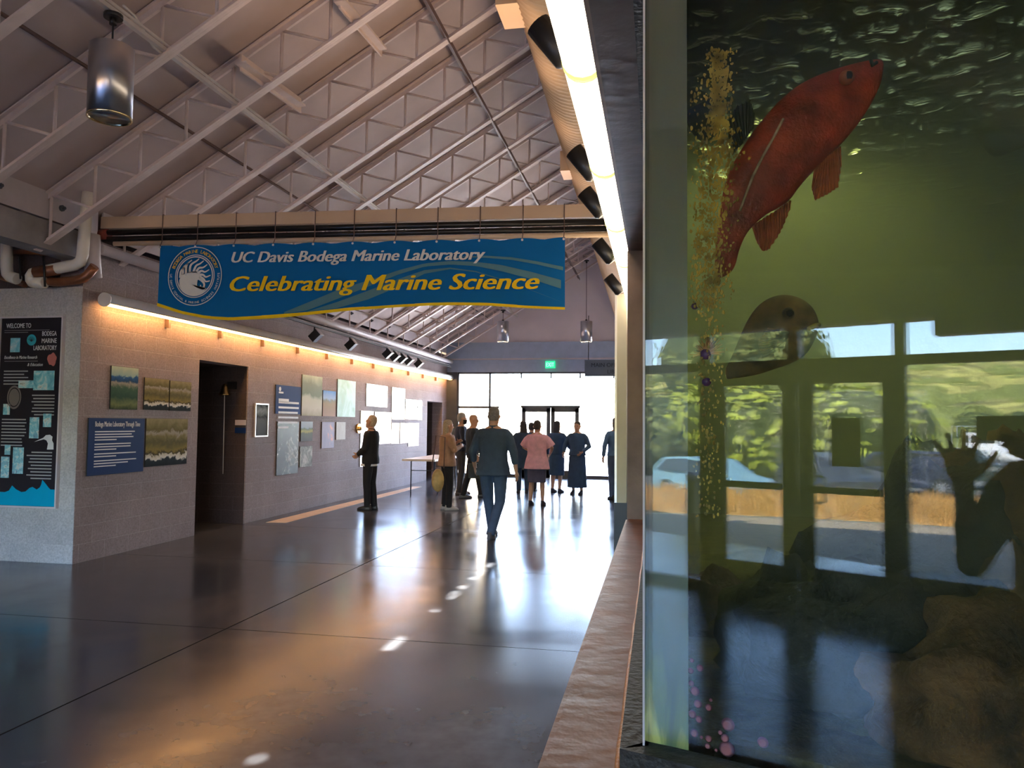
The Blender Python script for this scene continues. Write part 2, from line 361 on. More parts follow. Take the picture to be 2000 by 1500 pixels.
one('light_channel', MB().bar((-4.17, 1.5, chordZ(-4.17)+.055), (-4.17, 22.3, chordZ(-4.17)+.055), .045, .035).bar((-4.14, 1.5, chordZ(-4.17)+.09), (-4.14, 22.3, chordZ(-4.17)+.09), .015, .02), M['steelw'], 'pale metal channel crossing the joists, carrying the pendant lamps', 'channel')
one('sprinkler_pipe', MB().tube([(-4.95, 1, deckZ(-4.95)-.1), (-4.95, 22.2, deckZ(-4.95)-.1)], .017, 8), M['brownpipe'], 'thin dark brown pipe running close under the roof deck', 'pipe')
def onC(x, y, dz): # point on the joist chord plane raised by dz
    d = ray(x, y); return CP+d*((3.42+dz+.6*6.3-H)/(d.z-.6*d.x))
for k, (a, b) in enumerate((((470, 122), (587, 207)), ((663, 0), (745, 96)))):
    one('roof_brace', MB().bar(onC(*a, .12), onC(*b, .12), .02, .16).bar(onC(*a, .06), onC(*b, .06), .12, .02), M['steel'],
        ['short flat roof brace between joists, left of the other brace', 'short flat roof brace between joists at the top edge, near the dark shadow'][k], 'brace', 'short roof braces')
# pendant lamps
one('ceiling_cable', MB().tube([onC(240, 10, .25), onC(262, 30, .2), onC(285, 68, .12), onC(300, 92, .05), onC(318, 106, .04)], .012, 6), M['steelw'], 'pale curved cable by the top of the near cylinder lamp', 'cable')
def pendant(p, label, zt):
    t = thing('pendant_lamp', label, 'lamp', p, group='cylinder pendant lamps')
    r, h = .16, .56
    rings = [[(q*cos(2*pi*k/32), q*sin(2*pi*k/32), z) for k in range(32)] for q, z in ((r, .012), (r, h), (r*.97, h+.004), (.02, h+.006))]
    MB().loft(rings).build('lamp_shade', M['brushed'], t)
    rings = [[(q*cos(2*pi*k/32), q*sin(2*pi*k/32), z) for k in range(32)] for q, z in ((r+.002, .014), (r+.002, 0), (r-.008, 0), (r-.012, .004), (r*.6, .24))]
    MB().loft(rings, caps=False).build('reflector_rim', M['chrome'], t)
    MB().ball((0, 0, .2), (.07, .07, .05)).build('bulb', M['bulb'], t)
    MB().tube([(0, 0, h), (0, 0, h+.05)], .03, 10).tube([(0, 0, h), (0, 0, zt-p[2]-.04)], .007, 6).build('cord', M['black'], t)
    MB().tube([(0, 0, zt-p[2]-.05), (0, 0, zt-p[2]-.02)], .07, 16).tube([(0, 0, zt-p[2]-.1), (0, 0, zt-p[2]-.05)], .028, 10).build('canopy', M['black'], t)
M['brushed'] = pm('brushed_steel', (.52, .53, .58), .28, 1, var=.05, scale=3)
M['chrome'] = pm('gold_reflector', (.85, .72, .45), .12, 1)
M['bulb'] = emat('lamp_bulb', (1, .85, .6), 3)
p = onX(214, 232, -4.17); pendant((p.x, p.y, p.z), 'large brushed steel cylinder lamp hanging at the upper left', chordZ(-4.17)+.05)
for px, lb in ((982, 'distant cylinder lamp hanging left of the other far one'), (1145, 'distant cylinder lamp on a long cord near the far gable wall')):
    p = onZ(px, 668, 3.8); pendant((p.x, p.y, 3.8), lb, chordZ(p.x)+.02)
# ceiling duct with ribs and boots
rings = []; y = .2
while y < 21.9:
    for dy, rr in ((0, .33), (.045, .33), (.05, .335), (.06, .335)): rings.append([(-.63-.013*(y-5)+rr*cos(2*pi*k/28), y+dy, 4.5+rr*sin(2*pi*k/28)) for k in range(28)])
    y += .07
t = thing('air_duct', 'long tan round spiral duct running high beside the glowing tube lamp', 'duct', (-.6, .2, 4.5))
dm = MB().loft(rings); dm.v = [(x+.6, yy-.2, z-4.5) for x, yy, z in dm.v]; dm.build('duct_body', M['tanduct'], t)
for q in ((1012, 25), (1105, 365), (1188, 590)):
    p = onX(q[0], q[1], -.93-.013*(q[1]/55))
    MB().box((-.46, p.y-.2-.16, -.17), (-.2, p.y-.2+.16, .05)).build('duct_outlet', M['tanduct'], t)
# cross duct, pipes
t = thing('cross_duct', 'tan rectangular duct crossing the hall above the blue banner', 'duct', (-3.2, 7.6, 3.72))
MB().bar((-2.95, 0, .065), (3.1, 0, -.045), .24, .13).build('duct_body', M['tanduct'], t)
for k, (z, r, mt, nm, lb) in enumerate(((3.625, .034, 'blackpipe', 'black_pipe', 'black pipe just under the tan cross duct, the upper one'), (3.555, .030, 'blackpipe', 'black_pipe', 'black pipe just under the tan cross duct, the lower one'), (3.495, .027, 'tanduct', 'banner_pipe', 'thin tan pipe the blue banner hangs from'))):
    o = one(nm, MB().tube([(-6.15 if k < 2 else -6.0, 7.52, z+.055), (-.35, 7.52, z-.05)], r, 12), M[mt], lb, 'pipe', 'pipes over the banner' if k < 2 else None)
M['redcoup'] = pm('red_coupling', (.30, .05, .03), .5)
one('pipe_coupling', MB().tube([(-6.17, 7.52, 3.655), (-6.08, 7.52, 3.655)], .065, 12), M['redcoup'], 'red pipe coupling at the left end of the black pipes', 'coupling')
# tube lamp on the long wall
def arc_rings(cx, cz, r, a0, a1, ys, n=14, r2=None):
    out = []
    for y in ys:
        o = [(cx+r*cos(a0+(a1-a0)*k/n), y, cz+r*sin(a0+(a1-a0)*k/n)) for k in range(n+1)]
        i = [(cx+r2*cos(a0+(a1-a0)*k/n), y, cz+r2*sin(a0+(a1-a0)*k/n)) for k in range(n, -1, -1)]
        out.append(o+i)
    return out
M['tubeL'] = emat('warm_tube_light', (1, .50, .15), 7)
M['tubeR'] = emat('warm_tube_diffuser', (1, .80, .56), 3.0)
M['tubeJ'] = emat('tube_joint', (.80, .90, .22), .5)
t = thing('tube_lamp', 'long tube wall lamp with round end caps washing the block wall orange', 'lamp', (0, 0, 0))
cx, cz = XL+.13, 2.94
MB().loft(arc_rings(cx, cz, .078, radians(-38), radians(205), (7.62, 22.3), r2=.073)).build('housing', M['tubecap'], t)
MB().tube([(cx, 7.7, cz-.012), (cx, 22.2, cz-.012)], .058, 12).build('light_tube', M['tubeL'], t)
for y in (7.6, 22.3): MB().tube([(cx, y, cz), (cx, y+.02, cz)], .081, 24).build('end_cap', M['tubecap'], t)
y = 8.9
while y < 22: MB().box((XL, y-.02, cz-.16), (XL+.06, y+.02, cz+.02)).build('bracket', M['lintel'], t); y += 1.22
t = thing('tube_lamp', 'bright white glowing tube lamp along the brown beam above the tank', 'lamp', (0, 0, 0))
MB().tube([(-.29, .6, 3.0), (-.29, 20, 3.0)], .083, 16).build('light_tube', M['tubeR'], t)
for y in (1.72, 2.92, 4.12, 5.32, 6.55, 7.8): MB().tube([(-.29, y-.025, 3.0), (-.29, y+.025, 3.0)], .0855, 16).build('joint_ring', M['tubeJ'], t)
# spot heads beside that tube
def spot(p, label, light=0):
    t = thing('spot_head', label, 'spotlight', p, group='black spot heads beside the tube lamp')
    d = Vector((-.62, -.1, .78)).normalized()
    MB().tube([-d*.12, -d*.10, d*.1], [.04, .058, .06], 16).build('lamp_body', M['black'], t)
    MB().bar((0, 0, -.02), (.12, 0, -.06), .03, .02).build('arm', M['black'], t)
    l = bpy.data.lights.new('spot_light', 'SPOT'); l.energy = 24; l.color = (1, .64, .38); l.spot_size = radians(62); l.spot_blend = .9; l.shadow_soft_size = .05
    o = bpy.data.objects.new('spot_light', l); C.objects.link(o); o.location = Vector(p)+d*.13
    o.rotation_euler = Vector((-.78, .15, 1)).to_track_quat('-Z', 'Y').to_euler()
for k, q in enumerate(((1078, 82), (1140, 318), (1158, 395), (1180, 490), (1199, 555))):
    p = onX(q[0], q[1], -.47); spot(tuple(p), ['black cylinder spot head nearest the top of the picture, left of the tube', 'black spot head beside the tube just above the cross duct, the higher one', 'black spot head beside the tube just above the cross duct, the lower one', 'black spot head beside the tube at the right end of the banner', 'black spot head by the far end of the glowing tube'][k])
# pipes at the upper left corner
def ptube(name, pts, Y, r, mt, label, cat='pipe', n=12, parent=None):
    P = [onY(a, b, Y) for a, b in pts]; Q = []
    for i, p_ in enumerate(P):                      # round the bends
        if 0 < i < len(P)-1:
            a = p_.lerp(P[i-1], min(.3, .09/(p_-P[i-1]).length)); b = p_.lerp(P[i+1], min(.3, .09/(p_-P[i+1]).length)); Q += [a, p_.lerp((a+b)/2, .5), b]
        else: Q.append(p_)
    mb = MB().tube(Q, r, n)
    if parent: return mb.build(name, M[mt], parent)
    return one(name, mb, M[mt], label, cat)
ptube('drain_pipe', [(173, 376), (166, 440), (160, 515), (60, 534), (62, 552), (88, 552)], 7.22, .062, 'pvc', 'white plastic drain pipe bending under the concrete beam')
ptube('drain_pipe', [(13, 470), (13, 538), (34, 545)], 7.2, .062, 'pvc', 'short white plastic pipe dropping at the left edge')
one('pipe_sleeve', MB().tube([onY(70, 532, 7.22), onY(112, 526, 7.22)], .066, 12), M['copper'], 'brown sleeve around the white drain pipe', 'sleeve')
ptube('copper_pipe', [(88, 548), (110, 552), (165, 545), (185, 520)], 7.28, .05, 'copper', 'copper coloured pipe under the white drain pipe')
ptube('copper_pipe', [(0, 492), (60, 492), (120, 498)], 7.35, .03, 'copper', 'thin copper pipe behind the white pipes')
ptube('copper_pipe', [(0, 540), (50, 556)], 7.35, .035, 'copper', 'copper pipe at the left edge under the short white pipe')
ptube('pipe_clamp', [(85, 500), (88, 560)], 7.14, .012, 'black', 'dark threaded pipe clamp in front of the white pipe', 'clamp')
ptube('pipe_clamp', [(38, 500), (40, 545)], 7.12, .01, 'black', 'dark threaded pipe clamp near the left edge', 'clamp')
one('wall_conduit', MB().tube([(-6.12, 7.45, 3.48), (-6.12, 22.2, 3.40)], .06, 12), M['plate'], 'fat grey pipe running high along the block wall', 'pipe')
one('pipe_elbow', MB().tube([(-6.16, 7.36, 3.62), (-6.16, 7.36, 3.36), (-6.14, 7.42, 3.14)], [.09, .10, .07], 12), M['plate'], 'grey pipe fitting at the corner of the block wall', 'pipe')
# track heads on the long wall
one('light_track', MB().bar((-5.95, 11.2, 3.27), (-5.95, 21.5, 3.2), .03, .03).tube([(-5.98, 11.2, 3.33), (-5.98, 21.5, 3.26)], .01, 6), M['black'], 'black lighting track under the fat wall pipe', 'track')
th = None
for k, q in enumerate(((614, 650), (683, 668), (755, 686), (769, 692), (783, 696), (796, 700), (816, 706))):
    p = onX(q[0], q[1], -5.95)
    if th is None:
        th = thing('track_spotlight', 'x', 'spotlight', p, group='square track heads on the long wall')
        MB().obox((.03, 0, -.05), (1, 0, .9), (0, 1, 0), (-.9, 0, 1), .10, .065, .07).build('lamp_body', M['black'], th)
        MB().obox((.1, 0, .015), (1, 0, .9), (0, 1, 0), (-.9, 0, 1), .006, .07, .078).build('rim', M['plate'], th)
        MB().tube([(0, 0, -.02), (0, 0, .1)], .012, 6).build('stem', M['black'], th); o = th
    else: o = copy_tree(th)
    o.location = p
    o['label'] = ['square black track head nearest the banner', 'square black track head, second from the banner', 'square black track head, first of the close row of four', 'square black track head, second in the close row of four', 'square black track head, third in the close row of four', 'square black track head, last of the close row of four', 'square black track head nearest the far wall'][k]
# =============== lettering ===============
def text_geo(body, size, bold=0, shear=0, align='LEFT', sx=1):
    cu = bpy.data.curves.new('t', 'FONT'); cu.body = body; cu.size = size; cu.shear = shear; cu.offset = 0
    cu.align_x = align; cu.resolution_u = 3; cu.fill_mode = 'FRONT'
    o = bpy.data.objects.new('t', cu); C.objects.link(o)
    me = bpy.data.meshes.new_from_object(o)
    vs = [(v.co.x*sx, v.co.y) for v in me.vertices]; fs = [tuple(p.vertices) for p in me.polygons]
    bpy.data.objects.remove(o); bpy.data.curves.remove(cu); bpy.data.meshes.remove(me)
    return vs, fs
def put_text(mb, body, *a, **k):
    put_text0(mb, body, *a, **k)
    b = (list(a)+[0, 0, 0, 0])[4] or k.get('bold', 0); ux = Vector(a[1]).normalized(); sz = a[3]
    if b:
        for s_ in (-1, -.4, .4, 1):
            a2 = list(a); a2[0] = Vector(a[0])+ux*(s_*.5*b*sz)+ux.cross(Vector(a[2])).normalized()*(.0012*(1.5+s_*.5)); put_text0(mb, body, *a2, **k)
    return mb
def put_text0(mb, body, org, ux, uz, size, bold=0, shear=0, align='LEFT', sx=1, width=None):
    vs, fs = text_geo(body, size, bold, shear, align, sx)
    if not vs: return mb
    if width:
        x0 = min(v[0] for v in vs); x1 = max(v[0] for v in vs); k = width/(x1-x0); vs = [((x-x0)*k, y) for x, y in vs]
    org = Vector(org); ux = Vector(ux); uz = Vector(uz)
    return mb.add([org+ux*x+uz*y for x, y in vs], fs)
# =============== banner ===============
YB = 7.44
def bp(x, y, dy=0): p = onY(x, y, YB); p.y -= dy; return p
flat = lambda n, c, r=.6, co=0: pm(n, c, r, var=.03, coat=co, spec=.08)
M['bblue'] = flat('banner_blue', (.006, .13, .36), .6); M['byel'] = flat('banner_yellow', (.90, .58, .015), .5)
M['bwhite'] = flat('banner_white', (.74, .74, .70), .5); M['bswoosh'] = flat('banner_swoosh', (.10, .22, .27), .5)
low = [(307, 592), (355, 608), (400, 617), (450, 620), (530, 615.5), (605, 609.5), (680, 601.5), (780, 595), (835, 592), (890, 591), (952, 592), (1027, 597), (1103.5, 600)]
lowy = [(307, 598), (355, 613), (400, 622), (450, 626), (530, 622), (605, 615), (680, 607), (780, 600), (835, 597), (890, 596), (952, 597), (1027, 602), (1103.5, 605)]
def lerp_pts(ps, x):
    for (a, b), (c, d) in zip(ps, ps[1:]):
        if a <= x <= c: return b+(d-b)*(x-a)/(c-a)
    return ps[-1][1] if x > ps[-1][0] else ps[0][1]
cords = [313, 382, 457, 534, 612, 689, 771, 853, 936, 1020, 1101]
def wav(x, t):  # cloth sag between the cords
    k = min(abs(x-c) for c in cords)/40
    return .012*k*(1-t)**3 + .008*sin(x*.021+1.3)*t
def topy(x):
    k = min(1, min(abs(x-c) for c in cords)/38); return 479.5-16.5*(x-313)/790+3.5*k*k
bt = thing('hanging_banner', 'blue hanging banner with wave shaped yellow bottom edge and white and yellow lettering', 'banner', (-3.2, YB, 3.1))
O = Vector((-3.2, YB, 3.1))
def loc(mb, o=O): mb.v = [(a-o.x, b-o.y, c-o.z) for a, b, c in mb.v]; return mb
xs = [307+i*(1103.5-307)/80 for i in range(81)]; NR = 12; vs = []; fs = []
for x in xs:
    a, b = topy(x), lerp_pts(low, x)
    xt = x+max(0, (313-307)*(1-(x-307)/60)) if x < 367 else x
    for j in range(NR+1):
        t_ = j/NR; q = onY(xt+(x-xt)*t_, a+(b-a)*t_, YB); q.y += wav(x, t_); vs.append(q)
for i in range(80):
    for j in range(NR): k = i*(NR+1)+j; fs.append((k, k+1, k+NR+2, k+NR+1))
loc(MB().add(vs, fs, True)).build('banner_cloth', M['bblue'], bt)
loc(MB().strip([bp(x, lerp_pts(low, x)-.5, .004) for x in xs], [bp(x, lerp_pts(lowy, x), .004) for x in xs])).build('yellow_hem', M['byel'], bt)
UX = (onY(1000, 550, YB)-onY(600, 566, YB)).normalized(); UX.y = 0; UX = Vector((1, 0, -.012)); UZ = Vector((0, 0, 1))
def tw(body, x0, x1, yb, size, mt, nm, shear=.28, bold=.08):
    a = bp(x0, yb, .02); b = bp(x1, yb-.033*(x1-x0)*.0-(x1-x0)*.0, .02)
    wd = onY(x1, yb-8, YB).x-a.x
    ux = (bp(x1, yb-YSL*(x1-x0), .02)-a); ux /= ux.length
    return loc(put_text(MB(), body, a, ux, UZ, size, bold, shear, 'LEFT', 1, wd)).build(nm, mt, bt)
YSL = .012
tw('UC Davis Bodega Marine Laboratory', 455, 948, 513.5, .166, M['bwhite'], 'white_lettering')
YSL = .008
tw('Celebrating Marine Science', 452, 1053, 569.5, .232, M['byel'], 'yellow_lettering')
# swooshes
def swoosh(top, bot, n, dy=.012):
    a = [bp(x, lerp_pts(top, x), dy) for x in range(top[0][0], top[-1][0]+1, 10)]; b = [bp(x, lerp_pts(bot, x), dy) for x in range(top[0][0], top[-1][0]+1, 10)]
    return a, b
sw = MB()
for top, bot in (
    ([(556, 610), (600, 592), (660, 567), (730, 545), (780, 528), (830, 515), (880, 510), (930, 512), (980, 518), (1040, 532), (1102, 549)],
     [(556, 613), (600, 607), (660, 584), (730, 556), (780, 536), (830, 521), (880, 517), (930, 520), (980, 530), (1040, 546), (1102, 566)]),
    ([(600, 609), (660, 590), (720, 568), (780, 545), (830, 528), (880, 523), (930, 530), (1000, 552), (1102, 592)],
     [(600, 610), (660, 602), (720, 585), (780, 560), (830, 535), (880, 526), (930, 532), (1000, 553), (1102, 592)]),
    ([(880, 502), (950, 500), (1000, 503), (1050, 511), (1102, 522)], [(880, 502.5), (950, 504), (1000, 508), (1050, 517), (1102, 529)])):
    sw.strip(*swoosh(top, bot, 30))
loc(sw).build('swoosh_print', M['bswoosh'], bt)
# round emblem
lc = onY(382, 540, YB); px = (onY(392, 540, YB).x-lc.x)/10; lc.y -= .016
def LP(u, v, d=0): return Vector((lc.x+u*px, lc.y-d, lc.z+v*px))
lw = MB()
def ring(mb, r0, r1, n=48, d=0):
    mb.strip([LP(r0*cos(2*pi*k/n), r0*sin(2*pi*k/n), d) for k in range(n+1)], [LP(r1*cos(2*pi*k/n), r1*sin(2*pi*k/n), d) for k in range(n+1)])
ring(lw, 52.5, 51); ring(lw, 38.5, 37); ring(lw, 35.5, 33.5)
def taper(mb, pts, w0, w1, d=.002):
    n = 14; P = []
    for i in range(n+1):
        t_ = i/n*(len(pts)-1); k = min(int(t_), len(pts)-2); u_ = t_-k
        p0 = pts[max(k-1, 0)]; p1 = pts[k]; p2 = pts[k+1]; p3 = pts[min(k+2, len(pts)-1)]
        P.append(tuple(.5*(2*b+(c-a)*u_+(2*a-5*b+4*c-e)*u_**2+(3*b-a-3*c+e)*u_**3) for a, b, c, e in zip(p0, p1, p2, p3)))
    L_, R_ = [], []
    for i, p_ in enumerate(P):
        a, b = P[max(i-1, 0)], P[min(i+1, n)]; dx, dy = b[0]-a[0], b[1]-a[1]; l = sqrt(dx*dx+dy*dy) or 1; w_ = (w0+(w1-w0)*i/n)/2
        L_.append(LP(p_[0]-dy/l*w_, p_[1]+dx/l*w_, d)); R_.append(LP(p_[0]+dy/l*w_, p_[1]-dx/l*w_, d))
    mb.strip(L_, R_)
blob = [(-30, -7), (-26, 3), (-22, 6), (-17, 2), (-12, 8), (-6, 8), (2, 9), (8, 4), (10, -2), (6, -8), (5, -16), (9, -22), (16, -25), (24, -22), (18, -29), (8, -33), (-3, -34), (-14, -31), (-23, -25), (-29, -16)]
c_ = LP(-8, -14, .002); n_ = len(blob)
lw.add([c_]+[LP(a, b, .002) for a, b in blob], [(0, i+1, (i+1) % n_+1) for i in range(n_)])
for pts in ([(-28, -2), (-27, 10), (-18, 18)], [(-23, 3), (-22, 16), (-12, 24)], [(-17, 3), (-16, 20), (-6, 29)], [(-10, 6), (-8, 20), (3, 27), (8, 31)], [(-3, 6), (2, 18), (10, 22), (17, 27)],
            [(2, 6), (8, 14), (16, 15), (24, 20)], [(6, 5), (13, 9), (20, 7), (28, 11)], [(8, 2), (16, 2), (22, -2), (31, 1)], [(9, -1), (17, -5), (22, -10), (30, -9)], [(8, -4), (14, -8), (19, -14), (18, -20), (13, -20), (12, -16)]):
    taper(lw, pts, 5, 1.6)
loc(lw).build('emblem', M['bwhite'], bt)
def arc_text(s_, r, a0, a1, size, inward, mt, nm):
    mb = MB()
    for k, ch in enumerate(s_):
        if ch == ' ': continue
        a = radians(a0+(a1-a0)*k/(len(s_)-1))
        rr = r; p_ = LP(rr*cos(a), rr*sin(a), .001)
        if inward: ux = Vector((-sin(a), 0, cos(a))); uz = Vector((-cos(a), 0, -sin(a)))
        else: ux = Vector((sin(a), 0, -cos(a))); uz = Vector((cos(a), 0, sin(a)))
        put_text(mb, ch, p_, ux, uz, size*px, .02, 0, 'CENTER')
    loc(mb).build(nm, mt, bt)
arc_text('BODEGA MARINE LABORATORY', 41.5, 158, 20, 8.5, False, M['byel'], 'emblem_lettering')
arc_text('UC DAVIS COASTAL & MARINE SCIENCES INSTITUTE', 48.5, 176, 364, 5.6, True, M['bwhite'], 'emblem_lettering')
cm = MB(); gm = MB()
for c in cords:
    x = onY(c, 470, YB).x; zt = 3.80-.03*(x+5.4)/1.0*.7
    zt = 3.855-(x+6.1)*.0185; zb = onY(c, topy(c), YB).z
    cm.tube([(x, YB-.005, zb-.015), (x, YB+.02, zb+.03), (x, YB+.03, 3.56-(x+6.1)*.0185), (x, 7.472, zt-.13), (x, 7.472, zt), (x, 7.73, zt), (x, 7.73, zt-.2)], .005, 5)
    gm.tube([(x, YB-.008, zb-.02), (x, YB-.002, zb-.02)], .012, 8)
loc(cm).build('hanging_cord', M['brownpipe'], bt); loc(gm).build('grommet', M['steelw'], bt)
# =============== posters ===============
def picmat(name, stops, axis=2, z0=0, z1=1, nscale=6, ndist=.25, rough=.75, coat=0, spec=.08):
    """printed picture: colours follow height, broken up by noise; or noise only when axis is None"""
    mt, nt, p, L = nmat(name)
    tc = N(nt, 'ShaderNodeTexCoord'); nz = N(nt, 'ShaderNodeTexNoise', i_Scale=nscale, i_Detail=8.0, i_Roughness=.65, i_Distortion=.8)
    L(tc.outputs['Object'], nz.inputs['Vector'])
    r = ramp(nt, stops)
    if axis is None: L(nz.outputs[0], r.inputs[0])
    else:
        sp = N(nt, 'ShaderNodeSeparateXYZ'); L(tc.outputs['Object'], sp.inputs[0])
        mr = N(nt, 'ShaderNodeMapRange', i_1=float(z0), i_2=float(z1)); mr.clamp = False; L(sp.outputs[axis], mr.inputs[0])
        sb = N(nt, 'ShaderNodeMath', operation='MULTIPLY_ADD', i_1=ndist, i_2=-.5*ndist); L(nz.outputs[0], sb.inputs[0])
        ad = N(nt, 'ShaderNodeMath', operation='ADD'); L(mr.outputs[0], ad.inputs[0]); L(sb.outputs[0], ad.inputs[1]); L(ad.outputs[0], r.inputs[0])
    L(r.outputs[0], p.inputs['Base Color']); p.inputs['Roughness'].default_value = rough; p.inputs['Coat Weight'].default_value = coat; p.inputs['Coat Roughness'].default_value = .1; p.inputs['Specular IOR Level'].default_value = spec
    return mt
navy = flat('poster_navy', (.010, .035, .14), .6)
whitep = flat('print_white', (.75, .76, .80), .5)
edge = flat('print_backing', (.05, .05, .05), .5)
def poster(name, label, q, mt, parts=None, th=.014, frame=None, cat='poster', group='pictures on the block wall'):
    xl, yt, yb, xr = q
    a = onX(xl, yt, XL+th); b = onX(xl, yb, XL+th); y1 = onX(xr, yt, XL+th).y
    t = thing(name, label, cat, (XL, a.y, b.z), group=group); w_, h_ = y1-a.y, a.z-b.z
    MB().box((0, 0, 0), (th, w_, h_)).build('backing_board', edge, t)
    if callable(mt): mt = mt(h_, w_)
    MB().box((th, .002, .002), (th+.002, w_-.002, h_-.002)).build('printed_face', mt, t)
    if frame:
        f = MB()
        for bx in (((0, -.02, -.02), (th+.01, 0, h_+.02)), ((0, w_, -.02), (th+.01, w_+.02, h_+.02)), ((0, 0, h_), (th+.01, w_, h_+.02)), ((0, 0, -.02), (th+.01, w_, 0))): f.box(*bx)
        f.build('frame', frame, t)
    if parts: parts(t, w_, h_, th+.003)
    return t
def lines(mb, x, y0, y1, z, n, dz, h, rag=.25, rnd=random.Random(3), right=False):
    for k in range(n):
        e = y1-(y1-y0)*(rnd.random()*rag if k < n-1 else .5)
        a, b = (y0, e) if not right else (y1-(e-y0), y1)
        mb.box((x, a, z-k*dz-h/2), (x+.001, b, z-k*dz+h/2))
def coast(nm, sc, seed=0):
    return lambda h, w: picmat(nm, [(0, (.012, .016, .02)), (.14, (.02, .03, .035)), (.17, (.75, .74, .68)), (.24, (.6, .55, .4)), (.27, (.03, .028, .012)), (.34, (.26, .20, .05)), (.5, (.12, .11, .04)), (.62, (.24, .20, .08)), (.7, (.40, .36, .26)), (.76, (.14, .12, .04)), (1, (.34, .29, .14))], 2, 0, h, sc*2.2, .42)
poster('wall_picture', 'coastal picture with pale sky over dark headland, leftmost on the block wall', (218, 714, 799, 271),
       lambda h, w: picmat('headland_print', [(0, (.03, .06, .03)), (.12, (.18, .22, .09)), (.3, (.035, .09, .06)), (.5, (.06, .13, .08)), (.6, (.35, .33, .26)), (.66, (.02, .07, .16)), (.76, (.03, .12, .30)), (.8, (.30, .45, .42)), (1, (.50, .58, .42))], 2, 0, h, 8, .34))
poster('wall_picture', 'tan aerial shoreline picture, left one of the pair beside the first doorway', (283, 737, 800, 331), coast('shore_print_one', 4))
poster('wall_picture', 'tan aerial shoreline picture, right one of the pair beside the first doorway', (332.5, 743, 802, 374), coast('shore_print_two', 5))
def thru(t, w, h, x):
    mb = MB(); put_text(mb, 'Bodega Marine Laboratory Through Time', (x, .1, h*.85), (0, 1, 0), UZ, .085, .03, 0, 'LEFT', 1, w*.8)
    mb.build('title_lettering', whitep, t)
    m2 = MB(); z = h-.28
    z = h*.76
    for n in (4, 3, 2, 3): lines(m2, x, .1, w-.14, z, n, h*.048, h*.019); z -= h*(n*.048+.026)
    m2.build('text_lines', whitep, t)
poster('text_panel', 'large navy panel headed Bodega Marine Laboratory Through Time', (173.5, 816, 930, 283), navy, thru, cat='sign')
poster('wall_picture', 'large aerial shoreline picture with curling edges beside the navy heading panel', (286, 817, 912, 367), coast('shore_print_large', 3))
poster('wall_plaque', 'small framed grey plaque right of the first doorway', (500, 790, 851, 523),
       lambda h, w: picmat('plaque_print', [(0, (.09, .10, .10)), (.5, (.14, .15, .15)), (.6, (.05, .06, .06)), (.8, (.30, .33, .32)), (1, (.05, .06, .06))], 2, 0, h, 9, .5), frame=M['steelw'], cat='plaque', group=None)
def blue2(t, w, h, x):
    mb = MB(); lines(mb, x, .1, w*.9, h*.47, 1, 1, .06, .02); lines(mb, x, .1, w*.93, h*.40, 6, .085, .034, .06); lines(mb, x, .1, .42, h*.74, 1, 1, .03); mb.tube([(x, .14, h*.86), (x+.001, .14, h*.86)], .04, 8); mb.build('text_lines', whitep, t)
poster('text_panel', 'smaller blue text panel right of the framed plaque', (539, 751, 808, 588), flat('poster_blue', (.03, .07, .22), .7), blue2, cat='sign')
gl = .6
poster('wall_picture', 'tall pale green aerial picture, tallest in the upper row', (590.6, 731, 812, 630), lambda h, w: picmat('green_aerial', [(0, (.42, .38, .24)), (.2, (.6, .56, .44)), (.45, (.55, .56, .42)), (.55, (.22, .28, .19)), (.8, (.25, .31, .22)), (1, (.48, .55, .40))], 2, 0, h, 2, .5, gl, 0))
poster('wall_picture', 'small picture of blue sky over an autumn coloured hill', (631, 762, 813, 656), lambda h, w: picmat('hill_print', [(0, (.40, .22, .14)), (.5, (.36, .25, .12)), (.62, (.25, .25, .16)), (.7, (.35, .5, .75)), (1, (.12, .32, .75))], 2, 0, h, 4, .3, gl, 0))
poster('wall_picture', 'tall pale turquoise picture at the right end of its row', (659.7, 740, 814, 695), lambda h, w: picmat('turquoise_print', [(.2, (.40, .50, .36)), (.45, (.35, .58, .48)), (.6, (.5, .72, .68)), (.8, (.45, .55, .42))], None, 0, h, 1.6, .5, .5, .02))
poster('wall_picture', 'large dark aerial chart of a bay, lowest on the wall', (542, 823, 929, 584), lambda h, w: picmat('bay_chart', [(0, (.012, .016, .014)), (.5, (.02, .025, .02)), (.56, (.03, .04, .03)), (.575, (.5, .5, .44)), (.60, (.05, .065, .05)), (1, (.10, .11, .08))], None, 0, h, 2.4, .5, .35))
poster('wall_picture', 'small landscape picture right of the dark chart, upper one', (588, 823, 862, 611), lambda h, w: picmat('field_print', [(0, (.10, .10, .09)), (.4, (.10, .12, .08)), (.5, (.5, .45, .12)), (.62, (.16, .22, .10)), (.7, (.4, .48, .55)), (1, (.5, .58, .62))], 2, 0, h, 5, .35, gl))
poster('wall_picture', 'small grey rocky picture right of the dark chart, lower one', (586, 872, 913, 610), lambda h, w: picmat('rock_print', [(.3, (.10, .11, .10)), (.5, (.35, .37, .34)), (.6, (.6, .6, .56))], None, 0, h, 6, .5, gl))
poster('wall_picture', 'small lilac picture with two pink marks', (629, 824, 876, 653), lambda h, w: picmat('lilac_print', [(.4, (.36, .36, .50)), (.58, (.42, .40, .52)), (.66, (.75, .42, .36))], None, 0, h, 3, .5, gl, 0))
poster('wall_picture', 'smallest pale grey picture beside the lilac one', (657, 824, 859, 675), lambda h, w: picmat('pale_print', [(.3, (.50, .47, .44)), (.7, (.6, .6, .58))], None, 0, h, 3, .5, gl, 0))
